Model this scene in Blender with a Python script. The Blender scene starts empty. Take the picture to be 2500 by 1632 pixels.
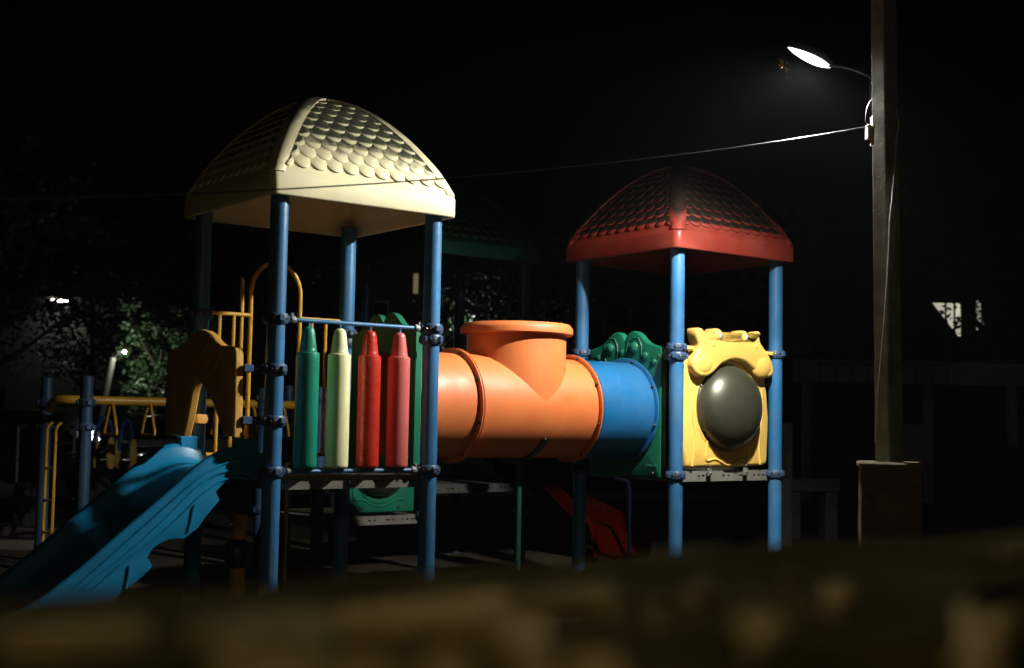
import bpy, math, random
from math import sin, cos, pi, sqrt, radians, atan2
from mathutils import Vector, Matrix
import mathutils.noise as mnoise
random.seed(7)
SC = bpy.context.scene
COL = SC.collection

# ------------------------------------------------------------------ camera, world, lights, exposure
F_PX, PITCH, ROLL, EYE = 3096.4, 0.0663, 0.0185, 1.45      # focal length in pixels of a 2500 px wide frame
cam_d = bpy.data.cameras.new('camera')
cam = bpy.data.objects.new('camera', cam_d); COL.objects.link(cam)
cam_d.sensor_width = 36.0; cam_d.lens = F_PX / 2500 * 36.0
cam_d.clip_start = 0.05; cam_d.clip_end = 600
cam_d.dof.use_dof = True; cam_d.dof.focus_distance = 8.9; cam_d.dof.aperture_fstop = 2.0
_R = Vector((1, 0, 0)); _U = Vector((0, -sin(PITCH), cos(PITCH))); _Fw = Vector((0, cos(PITCH), sin(PITCH)))
_r = _R * cos(ROLL) + _U * sin(ROLL); _u = _U * cos(ROLL) - _R * sin(ROLL)
M = Matrix.Identity(4)
for i in range(3):
    M[i][0], M[i][1], M[i][2] = _r[i], _u[i], -_Fw[i]
M[2][3] = EYE
cam.matrix_world = M
SC.camera = cam

def at(px, py, Y):
    """pixel of the 2500 x 1632 photograph + distance in front of the camera -> point in the place"""
    x, y = px - 1250, py - 816
    x, y = cos(ROLL) * x + sin(ROLL) * y, -sin(ROLL) * x + cos(ROLL) * y
    d = Vector((x / F_PX, cos(PITCH) + sin(PITCH) * y / F_PX, sin(PITCH) - cos(PITCH) * y / F_PX))
    return d * (Y / d.y) + Vector((0, 0, EYE))

w = bpy.data.worlds.new('World'); SC.world = w; w.use_nodes = True
nt = w.node_tree
sky = nt.nodes.new('ShaderNodeTexSky'); sky.sky_type = 'NISHITA'; sky.sun_disc = False
sky.sun_elevation = radians(-4.0); sky.sun_rotation = radians(200)
bg = nt.nodes['Background']; bg.inputs['Strength'].default_value = 0.006
nt.links.new(sky.outputs[0], bg.inputs[0])

SC.view_settings.view_transform = 'Standard'; SC.view_settings.look = 'None'
SC.view_settings.exposure = 0.0; SC.view_settings.gamma = 1.0
SC.view_settings.use_curve_mapping = False
SC.cycles.use_denoising = True
SC.cycles.denoiser = 'OPENIMAGEDENOISE'
SC.cycles.sample_clamp_indirect = 2.0
SC.cycles.max_bounces = 6
SC.cycles.transparent_max_bounces = 12

KEY_W = 6.9
LAMP_C = (1.0, 0.98, 0.90)
# warm fill light added out of view behind the camera, for the wall
wl = bpy.data.lights.new('fill_light', 'AREA'); wl.energy = 12; wl.color = (1.0, 0.74, 0.37)
wl.shape = 'DISK'; wl.size = 0.35
wlo = bpy.data.objects.new('fill_light', wl); COL.objects.link(wlo)
wlo.location = (-0.6, -0.8, 3.0)
wlo.rotation_euler = (Vector((0.5, 2.6, 1.2)) - wlo.location).to_track_quat('-Z', 'Y').to_euler()

# another fill light added out of view to the right, to brighten the pavilion
w2 = bpy.data.lights.new('fill_light', 'POINT'); w2.energy = 16; w2.color = (.86, 1.0, .95); w2.shadow_soft_size = .15
w2o = bpy.data.objects.new('fill_light', w2); COL.objects.link(w2o); w2o.location = (13.5, 17.5, 4.6)
# local frame of the play structure: origin at the foot of the corner post nearest the camera
PSI = 0.6466; ORG = Vector((-1.4624, 7.8347, 0.0)); S = 1.15; OV = 0.118
def LW(s, t, z=0.0):
    return Vector((ORG.x + s * cos(PSI) - t * sin(PSI), ORG.y + s * sin(PSI) + t * cos(PSI), z))
def WL(v):
    d = v - ORG
    return Vector((d.x * cos(PSI) + d.y * sin(PSI), -d.x * sin(PSI) + d.y * cos(PSI), d.z))

# ------------------------------------------------------------------ mesh builder
class B:
    def __init__(self): self.v = []; self.f = []; self.m = []; self.cur = 0
    def add(self, vs, fs):
        o = len(self.v); self.v += [tuple(p) for p in vs]
        self.f += [tuple(i + o for i in f) for f in fs]; self.m += [self.cur] * len(fs)
        return self
    def box(self, x0, x1, y0, y1, z0, z1, mtx=None):
        p = [Vector((x, y, z)) for x in (x0, x1) for y in (y0, y1) for z in (z0, z1)]
        if mtx: p = [mtx @ q for q in p]
        return self.add(p, [(0, 1, 3, 2), (4, 6, 7, 5), (0, 4, 5, 1), (2, 3, 7, 6), (0, 2, 6, 4), (1, 5, 7, 3)])
    def bbox(self, x0, x1, y0, y1, z0, z1, b, mtx=None):
        """box with chamfered edges"""
        vs, idx = [], {}
        def key(*k):
            if k not in idx:
                idx[k] = len(vs)
                X = (x0, x1)[k[0]]; Y = (y0, y1)[k[1]]; Z = (z0, z1)[k[2]]
                sx, sy, sz = (1 - 2 * k[0]), (1 - 2 * k[1]), (1 - 2 * k[2])
                ax = k[3]
                p = Vector((X + (0 if ax == 0 else b * sx), Y + (0 if ax == 1 else b * sy), Z + (0 if ax == 2 else b * sz)))
                vs.append(mtx @ p if mtx else p)
            return idx[k]
        fs = []
        for ax in range(3):
            for sd in (0, 1):
                q = []
                for c in ((0, 0), (1, 0), (1, 1), (0, 1)):
                    k = [0, 0, 0]; k[ax] = sd; k[(ax + 1) % 3] = c[0]; k[(ax + 2) % 3] = c[1]
                    q.append(key(k[0], k[1], k[2], ax))
                fs.append(tuple(q if sd else q[::-1]))
        for ax in range(3):
            a1, a2 = (ax + 1) % 3, (ax + 2) % 3
            for c1 in (0, 1):
                for c2 in (0, 1):
                    q = []
                    for e, fax in ((0, a1), (1, a1), (1, a2), (0, a2)):
                        k = [0, 0, 0]; k[ax] = e; k[a1] = c1; k[a2] = c2
                        q.append(key(k[0], k[1], k[2], fax))
                    fs.append(tuple(q if c1 == c2 else q[::-1]))
        for i in (0, 1):
            for j in (0, 1):
                for k in (0, 1):
                    q = [key(i, j, k, 0), key(i, j, k, 1), key(i, j, k, 2)]
                    fs.append(tuple(q if (i + j + k) % 2 else q[::-1]))
        return self.add(vs, fs)
    def tube(self, path, r, n=12, cap=True, closed=False):
        path = [Vector(p) for p in path]; m = len(path)
        rs = r if isinstance(r, (list, tuple)) else [r] * m
        vs, fs = [], []; nrm = None
        for i, p in enumerate(path):
            if closed: d = path[(i + 1) % m] - path[i - 1]
            else: d = path[min(i + 1, m - 1)] - path[max(i - 1, 0)]
            d.normalize()
            if nrm is None:
                nrm = d.orthogonal().normalized()
            nrm = (nrm - d * nrm.dot(d))
            if nrm.length < 1e-6: nrm = d.orthogonal()
            nrm.normalize(); b = d.cross(nrm)
            for k in range(n):
                a = 2 * pi * k / n
                vs.append(p + (nrm * cos(a) + b * sin(a)) * rs[i])
        for i in range(m if closed else m - 1):
            j = (i + 1) % m
            for k in range(n):
                k2 = (k + 1) % n
                fs.append((i * n + k, i * n + k2, j * n + k2, j * n + k))
        if cap and not closed:
            fs.append(tuple(range(n))[::-1]); fs.append(tuple((m - 1) * n + k for k in range(n)))
        return self.add(vs, fs)
    def lathe(self, prof, n=32, axis='z', c=(0, 0, 0), closed=False, a0=0.0, a1=2 * pi):
        """prof: (radius, height) pairs"""
        vs, fs = [], []; full = abs(a1 - a0 - 2 * pi) < 1e-6; nn = n if full else n + 1
        for r, h in prof:
            for k in range(nn):
                a = a0 + (a1 - a0) * k / n
                x, y = r * cos(a), r * sin(a)
                p = {'z': (x, y, h), 'x': (h, x, y), 'y': (x, h, -y)}[axis]
                vs.append((p[0] + c[0], p[1] + c[1], p[2] + c[2]))
        m = len(prof)
        for i in range(m if closed else m - 1):
            j = (i + 1) % m
            for k in range(nn if full else n):
                k2 = (k + 1) % nn
                fs.append((i * nn + k, i * nn + k2, j * nn + k2, j * nn + k))
        return self.add(vs, fs)
    def ball(self, c, r, n=10, m=7, sc=(1, 1, 1)):
        prof = [(max(1e-5, sin(pi * i / m)), -cos(pi * i / m)) for i in range(m + 1)]
        b = B().lathe(prof, n)
        return self.add([(c[0] + x * r * sc[0], c[1] + y * r * sc[1], c[2] + z * r * sc[2]) for x, y, z in b.v], b.f)
    def pillow(self, outline, y0, y1, r, mp, back=True, steps=4):
        """closed outline (a, b) -> solid between depth y0 (front) and y1 with a rounded front rim; mp(a, b, depth) -> point"""
        def area(o): return sum(o[i - 1][0] * o[i][1] - o[i][0] * o[i - 1][1] for i in range(len(o)))
        o = list(outline)
        if area(o) < 0: o.reverse()
        n = len(o)
        def inset(d):
            out = []
            for i in range(n):
                p0, p1, p2 = Vector(o[i - 1]), Vector(o[i]), Vector(o[(i + 1) % n])
                e1 = (p1 - p0).normalized(); e2 = (p2 - p1).normalized()
                n1 = Vector((-e1.y, e1.x)); n2 = Vector((-e2.y, e2.x))
                b = n1 + n2
                b = b / max(0.35, b.length_squared) * 2 if b.length > 1e-6 else n1
                q = p1 + b * d
                out.append((q.x, q.y))
            return out
        loops = []
        sg = 1 if y1 > y0 else -1
        if back:
            loops.append((inset(r * 0.5), y1)); loops.append((o, y1 - sg * r * 0.5))
        else: loops.append((o, y1))
        for i in range(steps + 1):
            a = pi / 2 * i / steps
            loops.append((inset(r * (1 - cos(a))), y0 + sg * r * (1 - sin(a))))
        vs = []; fs = []
        for lp, y in loops: vs += [mp(a, b, y) for a, b in lp]
        for i in range(len(loops) - 1):
            for k in range(n):
                k2 = (k + 1) % n
                fs.append((i * n + k, i * n + k2, (i + 1) * n + k2, (i + 1) * n + k))
        L = len(loops) - 1
        fs.append(tuple(L * n + k for k in range(n)))
        if back: fs.append(tuple(range(n))[::-1])
        return self.add(vs, fs)
    def holed(self, outline, c, R, y0, y1, r, mp, n=96, rh=0.012):
        """plate with a round hole: outline is star-shaped about c"""
        oo = [Vector(p) - Vector(c) for p in outline]
        def hit(a):
            d = Vector((cos(a), sin(a))); best = None
            for i in range(len(oo)):
                p, q = oo[i - 1], oo[i]; e = q - p
                den = d.x * e.y - d.y * e.x
                if abs(den) < 1e-9: continue
                k = (p.x * e.y - p.y * e.x) / den; u = (p.x * d.y - p.y * d.x) / den
                if k > 0 and -1e-6 <= u <= 1 + 1e-6: best = k if best is None else min(best, k)
            return best or R * 1.2
        angs = sorted([2 * pi * i / n for i in range(n)] + [atan2(p.y, p.x) % (2 * pi) for p in oo])
        n = len(angs)
        ds = [hit(a) for a in angs]
        sg = 1 if y1 > y0 else -1
        lp = [(None, R, y1), (0, 0, y1), (0, 0, y0 + sg * r)]
        for i in range(1, 4):
            a = pi / 2 * i / 3; lp.append((r * (1 - cos(a)), 0, y0 + sg * r * (1 - sin(a))))
        lp += [(None, R + rh, y0), (None, R, y0 + sg * rh), (None, R, y1)]
        vs, fs = [], []
        for ins, rad, y in lp:
            for a, d in zip(angs, ds):
                q = rad if ins is None else d - ins
                vs.append(mp(c[0] + q * cos(a), c[1] + q * sin(a), y))
        for i in range(len(lp) - 1):
            for k in range(n):
                k2 = (k + 1) % n
                fs.append((i * n + k, i * n + k2, (i + 1) * n + k2, (i + 1) * n + k))
        return self.add(vs, fs)

def mesh(name, b, mats, angle=35, recalc=True):
    me = bpy.data.meshes.new(name)
    me.from_pydata(b.v, [], b.f)
    if not isinstance(mats, (list, tuple)): mats = [mats]
    for m in mats: me.materials.append(m)
    if len(mats) > 1: me.polygons.foreach_set('material_index', b.m)
    me.validate()
    if recalc:
        import bmesh
        bm = bmesh.new(); bm.from_mesh(me)
        bmesh.ops.recalc_face_normals(bm, faces=bm.faces)
        bm.to_mesh(me); bm.free()
    if angle:
        me.polygons.foreach_set('use_smooth', [True] * len(me.polygons))
        me.set_sharp_from_angle(angle=radians(angle))
    me.update()
    return me
def obj(name, b, mats, parent=None, loc=(0, 0, 0), rz=0.0, angle=35, label=None, recalc=True):
    me = b if isinstance(b, bpy.types.Mesh) else mesh(name, b, mats, angle, recalc)
    o = bpy.data.objects.new(name, me); COL.objects.link(o)
    o.location = loc; o.rotation_euler = (0, 0, rz)
    if parent: o.parent = parent
    if label: o['label'] = label
    return o
def tag(o, label, cat, group=None):
    o['label'] = label; o['category'] = cat
    if group: o['group'] = group
    return o
def empty(name, loc, rz, label, cat, group=None):
    o = bpy.data.objects.new(name, None); COL.objects.link(o)
    o.location = loc; o.rotation_euler = (0, 0, rz); o.empty_display_size = 0.2
    return tag(o, label, cat, group)
def kind(o, k): o['kind'] = k; return o

# ------------------------------------------------------------------ materials
def mat(name, c, rough=0.42, var=0.15, scale=6.0, bump=0.12, bscale=220.0, dust=0.0, dustc=(0.33, 0.29, 0.22), metal=0.0, grime_shade=None, streak=False, spec=0.5):
    m = bpy.data.materials.new(name); m.use_nodes = True
    t = m.node_tree; N = t.nodes; L = t.links
    p = N['Principled BSDF']
    p.inputs['Metallic'].default_value = metal
    p.inputs['Specular IOR Level'].default_value = spec
    geo = N.new('ShaderNodeNewGeometry')
    def noise(sc, det=4, rg=0.6, vec=None):
        q = N.new('ShaderNodeTexNoise'); q.inputs['Scale'].default_value = sc
        q.inputs['Detail'].default_value = det; q.inputs['Roughness'].default_value = rg
        L.new(vec or geo.outputs['Position'], q.inputs['Vector']); return q.outputs['Fac']
    def ramp(src, a, b, c0, c1):
        q = N.new('ShaderNodeMapRange'); q.inputs['From Min'].default_value = a; q.inputs['From Max'].default_value = b
        q.inputs['To Min'].default_value = c0; q.inputs['To Max'].default_value = c1
        L.new(src, q.inputs['Value']); return q.outputs[0]
    def mix(fac, a, b):
        q = N.new('ShaderNodeMix'); q.data_type = 'RGBA'
        if isinstance(fac, float): q.inputs[0].default_value = fac
        else: L.new(fac, q.inputs[0])
        for i, x in ((6, a), (7, b)):
            if isinstance(x, tuple): q.inputs[i].default_value = (*x, 1)
            else: L.new(x, q.inputs[i])
        return q.outputs[2]
    lo = tuple(x * (1 - var) for x in c); hi = tuple(min(1, x * (1 + var)) for x in c)
    col = mix(ramp(noise(scale), 0.3, 0.7, 0, 1), lo, hi)
    if streak:
        mp = N.new('ShaderNodeMapping'); mp.inputs['Scale'].default_value = (14, 14, 0.9)
        L.new(geo.outputs['Position'], mp.inputs['Vector'])
        col = mix(ramp(noise(1.6, 5, 0.65, mp.outputs[0]), 0.5, 0.8, 0, 0.55 if streak is True else streak), col, tuple(x * 0.45 + 0.01 for x in c))
    if dust:
        col = mix(ramp(noise(2.3, 6, 0.65), 0.38, 0.72, 0, dust), col, dustc)
    if grime_shade:
        # black weathering that settles on faces lying open to the rain: (start, end) of the normal's rise
        sx = N.new('ShaderNodeSeparateXYZ'); L.new(geo.outputs['Normal'], sx.inputs[0])
        ad = N.new('ShaderNodeMath'); ad.operation = 'ADD'
        L.new(sx.outputs[2], ad.inputs[0]); L.new(ramp(noise(5.0, 6, 0.7), 0.25, 0.75, -0.10, 0.10), ad.inputs[1])
        sp = N.new('ShaderNodeSeparateXYZ'); L.new(geo.outputs['Position'], sp.inputs[0])
        a2 = N.new('ShaderNodeMath'); a2.operation = 'ADD'; L.new(ad.outputs[0], a2.inputs[0])
        L.new(ramp(sp.outputs[2], 2.99, 3.42, grime_shade[4], grime_shade[5]), a2.inputs[1]); ad = a2  # height term darkens the colour towards the apex
        f = ramp(ad.outputs[0], grime_shade[0], grime_shade[1], 0, grime_shade[2])
        col = mix(f, col, grime_shade[3])
    L.new(col, p.inputs['Base Color'])
    L.new(ramp(noise(scale * 3, 5), 0.3, 0.7, max(0.03, rough - 0.09), min(1, rough + 0.09)), p.inputs['Roughness'])
    if bump:
        b = N.new('ShaderNodeBump'); b.inputs['Strength'].default_value = bump; b.inputs['Distance'].default_value = 0.004
        L.new(noise(bscale, 3), b.inputs['Height']); L.new(b.outputs[0], p.inputs['Normal'])
    return m
def emit(name, c, s):
    m = bpy.data.materials.new(name); m.use_nodes = True
    p = m.node_tree.nodes['Principled BSDF']
    p.inputs['Base Color'].default_value = (*c, 1)
    p.inputs['Emission Color'].default_value = (*c, 1); p.inputs['Emission Strength'].default_value = s
    return m

BLUE = mat('blue_paint', (0.024, 0.145, 0.325), 0.40, 0.14, 5, 0.10, 260, dust=0.12, streak=True)
CLAMP = mat('clamp_blue', (0.030, 0.070, 0.15), 0.45, 0.2, 30, 0.1)
DARK = mat('dark_rubber', (0.012, 0.012, 0.013), 0.6)
STEEL = mat('zinc_bolt', (0.42, 0.42, 0.40), 0.3, metal=0.9)
DBOLT = mat('dull_bolt', (0.06, 0.055, 0.05), 0.45, metal=0.5)
CREAM = mat('cream_plastic', (0.78, 0.70, 0.42), 0.50, 0.06, 4, 0.10, dust=0.15, dustc=(0.5, 0.46, 0.3))
CREAM_ROOF = mat('cream_roof', (0.78, 0.71, 0.44), 0.52, 0.06, 4, 0.10, dust=0.22, dustc=(0.42, 0.39, 0.27), grime_shade=(0.590, 0.705, 0.96, (0.026, 0.029, 0.021), .0, .20))
RED_ROOF = mat('red_roof', (0.245, 0.021, 0.012), 0.42, 0.12, 4, 0.10, dust=0.10, grime_shade=(0.41, 0.55, 0.97, (0.010, 0.012, 0.009), .0, .75))  # weathering, plus dim upper dome above the lamp's beam painted in by height
CREAM_HIP = mat('cream_hip', (0.78, 0.71, 0.44), 0.52, 0.06, 4, 0.10, dust=0.22, dustc=(0.42, 0.39, 0.27), grime_shade=(0.76, 0.93, 0.92, (0.035, 0.038, 0.028), .0, .14))
RED_HIP = mat('red_hip', (0.245, 0.021, 0.012), 0.42, 0.12, 4, 0.10, dust=0.10, grime_shade=(0.55, 0.80, 0.95, (0.010, 0.012, 0.009), .0, .8))  # weathering and the same painted shade towards the apex
GREEN_ROOF = mat('green_roof', (0.012, 0.125, 0.075), 0.45, 0.12, 4, 0.10, grime_shade=(0.40, 0.60, 0.92, (0.010, 0.014, 0.010), .0, .30))
ORANGE = mat('orange_plastic', (0.64, 0.155, 0.038), 0.50, 0.10, 3, 0.16, 260, dust=0.22, dustc=(0.62, 0.31, 0.11), streak=.16)
TBLUE = mat('tunnel_blue', (0.003, 0.100, 0.265), 0.42, 0.10, 3, 0.14, dust=0.14, dustc=(0.16, 0.30, 0.42), streak=.2)
GREEN = mat('green_plastic', (0.006, 0.150, 0.080), 0.38, 0.12, 4, 0.12, dust=0.10, dustc=(0.12, 0.16, 0.10))
YELLOW = mat('yellow_plastic', (0.86, 0.55, 0.115), 0.42, 0.07, 4, 0.12, dust=0.14, dustc=(0.6, 0.45, 0.2))
AMBER = mat('amber_plastic', (0.74, 0.39, 0.075), 0.46, 0.12, 5, 0.16, dust=0.15)
YBAR = mat('yellow_paint', (0.58, 0.31, 0.030), 0.36, 0.12, 6, 0.05)
SLIDE = mat('slide_cyan', (0.005, 0.205, 0.42), 0.38, 0.12, 3, 0.10, dust=0.08, dustc=(0.10, 0.20, 0.24))
CR_G = mat('crayon_green', (0.003, 0.200, 0.125), 0.36, 0.10, 5, 0.06, dust=0.03)
CR_R = mat('crayon_red', (0.48, 0.022, 0.012), 0.30, 0.10, 5, 0.06, dust=0.05)
CR_P = mat('crayon_pink', (0.60, 0.125, 0.115), 0.36, 0.10, 5, 0.06, dust=0.10)
CR_C = mat('crayon_cream', (0.80, 0.77, 0.44), 0.40, 0.06, 5, 0.06, dust=0.14, dustc=(0.42, 0.40, 0.2))
PLATE = mat('deck_metal', (0.17, 0.165, 0.14), 0.6, 0.25, 9, 0.2, 90, dust=0.4, dustc=(0.10, 0.09, 0.07))
BLUE_SHADE = mat('shaded_blue_paint', (0.014, 0.055, 0.125), 0.42, 0.2, 5, 0.1, 260, dust=0.1, streak=True)  # blue paint darkened to stand for shade on the rear posts
PLATE_D = mat('dark_deck_metal', (0.045, 0.045, 0.04), 0.7)  # darker version of the deck metal, for the rear high deck
RED = mat('red_plastic', (0.045, 0.002, 0.001), 0.25, 0.15, 4, 0.05)  # red darkened to stand for the shadow on the curved slide
WHITE = mat('white_gloss', (0.75, 0.74, 0.70), 0.3)
BLACK = mat('black_gloss', (0.01, 0.01, 0.012), 0.2)
CONC = mat('pole_concrete', (0.22, 0.235, 0.175), 0.9, 0.35, 7, 0.9, 55, streak=True)
STONE = mat('plinth_stone', (0.15, 0.12, 0.075), 0.9, 0.4, 5, 0.7, 40)
WIRE = mat('cable_sheath', (0.05, 0.05, 0.05), 0.4)
WHITEW = mat('white_cable', (0.6, 0.58, 0.52), 0.45)
GREY = mat('grey_metal', (0.20, 0.21, 0.20), 0.5, metal=0.3)
# ------------------------------------------------------------------ ground
gb = B(); n = 60
def gz(x, y): return 0.05 * mnoise.noise(Vector((x * .25, y * .25, 0))) * min(1, max(0, (y - 12) / 10))
gv = []; xs = [-160 + 320 * i / n for i in range(n + 1)]
ys = [-12 + 232 * (j / n) ** 2.0 for j in range(n + 1)]
for y in ys:
    for x in xs: gv.append((x, y, gz(x, y)))
gb.add(gv, [(j * (n + 1) + i, j * (n + 1) + i + 1, (j + 1) * (n + 1) + i + 1, (j + 1) * (n + 1) + i) for j in range(n) for i in range(n)])
GROUND = mat('ground_soil', (0.046, 0.040, 0.026), 0.95, 0.5, 1.2, 0.9, 25, spec=.1)
kind(obj('ground', gb, GROUND), 'structure')

# ------------------------------------------------------------------ the cream / red roofed play structure
PS = empty('play_structure', ORG, PSI, 'large plastic play structure with cream and red domed roofs joined by an orange tunnel', 'play structure')

def bolt_mesh(r, m):
    return mesh('bolt', B().lathe([(1e-4, r * .75), (r * .6, r * .6), (r, 0.0), (r * 1.25, -.001), (r * 1.25, -r * .5)], 10), m)
BOLT = bolt_mesh(0.012, DBOLT); BOLT_S = bolt_mesh(0.009, STEEL)
def bolt(parent, loc, nrm, me=None, name='bolt'):
    o = obj(name, me or BOLT, None, parent, loc)
    o.rotation_euler = Vector(nrm).to_track_quat('Z', 'Y').to_euler(); return o

def clamp_mesh():
    b = B(); b.cur = 0
    b.lathe([(.056, -.033), (.069, -.033), (.075, -.026), (.077, -.010), (.077, .010), (.075, .026), (.069, .033), (.056, .033)], 36)
    for a in (0, pi / 2, pi, 3 * pi / 2):
        mt = Matrix.Rotation(a, 4, 'Z')
        b.cur = 0
        b.bbox(.066, .090, -.021, .021, -.022, .022, .007, mt)
    for a in (pi / 4, 3 * pi / 4, 5 * pi / 4, 7 * pi / 4):
        for da in (-.26, .26):
            c = Vector((.0765 * cos(a + da), .0765 * sin(a + da), 0))
            b.cur = 1
            q = B().ball((0, 0, 0), 1, 12, 6)
            mt = Matrix.Translation(c) @ Matrix.Rotation(a + da, 4, 'Z')
            b.add([mt @ Vector((x * .0022, y * .017, z * .010)) for x, y, z in q.v], q.f)
            b.cur = 2
            q = B().ball((0, 0, 0), 1, 8, 5)
            mt = Matrix.Translation(c + Vector((cos(a) * .001, sin(a) * .001, 0))) @ Matrix.Rotation(a + da, 4, 'Z')
            b.add([mt @ Vector((x * .004, y * .005 + (.007 if da < 0 else -.007), z * .006)) for x, y, z in q.v], q.f)
        b.cur = 1
        c = Vector((.0772 * cos(a), .0772 * sin(a), 0))
        b.box(-.0008, .0008, -.0015, .0015, -.03, .03, Matrix.Translation(c) @ Matrix.Rotation(a, 4, 'Z'))
    return mesh('clamp', b, [CLAMP, DARK, STEEL])
CLAMP_ME = clamp_mesh()
def post(parent, s, t, top, clamps, bot=-.05, r=.057, cm=None, matl=None):
    p = obj('post', B().lathe([(1e-4, bot), (r, bot), (r, top - .006), (r - .006, top), (1e-4, top)], 36), matl or BLUE, parent, (s, t, 0))
    for z, a in clamps:
        c = obj('clamp', cm or CLAMP_ME, None, p, (0, 0, z), a)
    return p
zR, zL, zT, zH = 2.039, 1.0945, 2.027, 1.407
post(PS, 0, 0, 2.86, [(zR, 0), (1.725, .3), (zH, .3), (zL, 0)])
post(PS, S, 0, 2.86, [(zR, 0), (1.968, .4), (zL, 0)])
post(PS, 0, S, 2.86, [(2.13, .2), (zH, .3), (1.06, 0)])
post(PS, S, S, 2.86, [(2.06, 0), (1.985, .4), (1.09, 0)])
post(PS, 3 * S, 0, 2.86, [(zT, .2), (1.958, .6), (1.03, 0)])
post(PS, 4 * S, 0, 2.86, [(zT - .003, .1), (1.03, 0)])
post(PS, 3 * S, S, 2.86, [(2.02, .3), (1.03, 0)])
post(PS, 4 * S, S, 2.86, [(2.02, .3), (1.03, 0)])

# ---- domed roofs with scalloped shingles
HW = S / 2 + OV; ZB, ZF, RISE = 2.794, 2.937, 0.663
def ring(h, rc, nc=6, ne=5):
    pts = []
    for q in range(4):
        a0 = q * pi / 2
        cx, cy = (h - rc), (h - rc)
        for i in range(nc + 1):
            a = pi / 2 * i / nc
            x, y = cx + rc * cos(a), cy + rc * sin(a)
            pts.append((x * cos(a0) - y * sin(a0), x * sin(a0) + y * cos(a0)))
        x0, y0 = cx, cy + rc
        for i in range(1, ne + 1):
            x = x0 + (-2 * cx) * i / (ne + 1); y = y0
            pts.append((x * cos(a0) - y * sin(a0), x * sin(a0) + y * cos(a0)))
    return pts
def zdome(r): return ZF + RISE * (1 - r * r)
def tile_mesh(m, wd):
    b = B(); hh = .0155; Lb = .062; Lt = .085
    out = [(wd / 2 * cos(pi + pi * i / 10), -.0 + Lb * sin(pi + pi * i / 10)) for i in range(11)]
    out += [(wd / 2, Lt), (-wd / 2, Lt)]
    vs, fs = [], []; n = len(out)
    for ins, zz in ((0, -.014), (0, .010), (.009, hh)):
        for x, y in out:
            k = 1 - ins / (wd / 2)
            top = max(0, min(1, (y + Lb) / (Lb + Lt)))
            z = zz if zz < 0 else zz * (1 - top * .85)
            vs.append((x * k, (y - .0) * k, z))
    for i in range(2):
        for k in range(n):
            k2 = (k + 1) % n; fs.append((i * n + k, i * n + k2, (i + 1) * n + k2, (i + 1) * n + k))
    fs.append(tuple(2 * n + k for k in range(n)))
    b.add(vs, fs)
    return mesh('shingle', b, m, 40)
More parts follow.
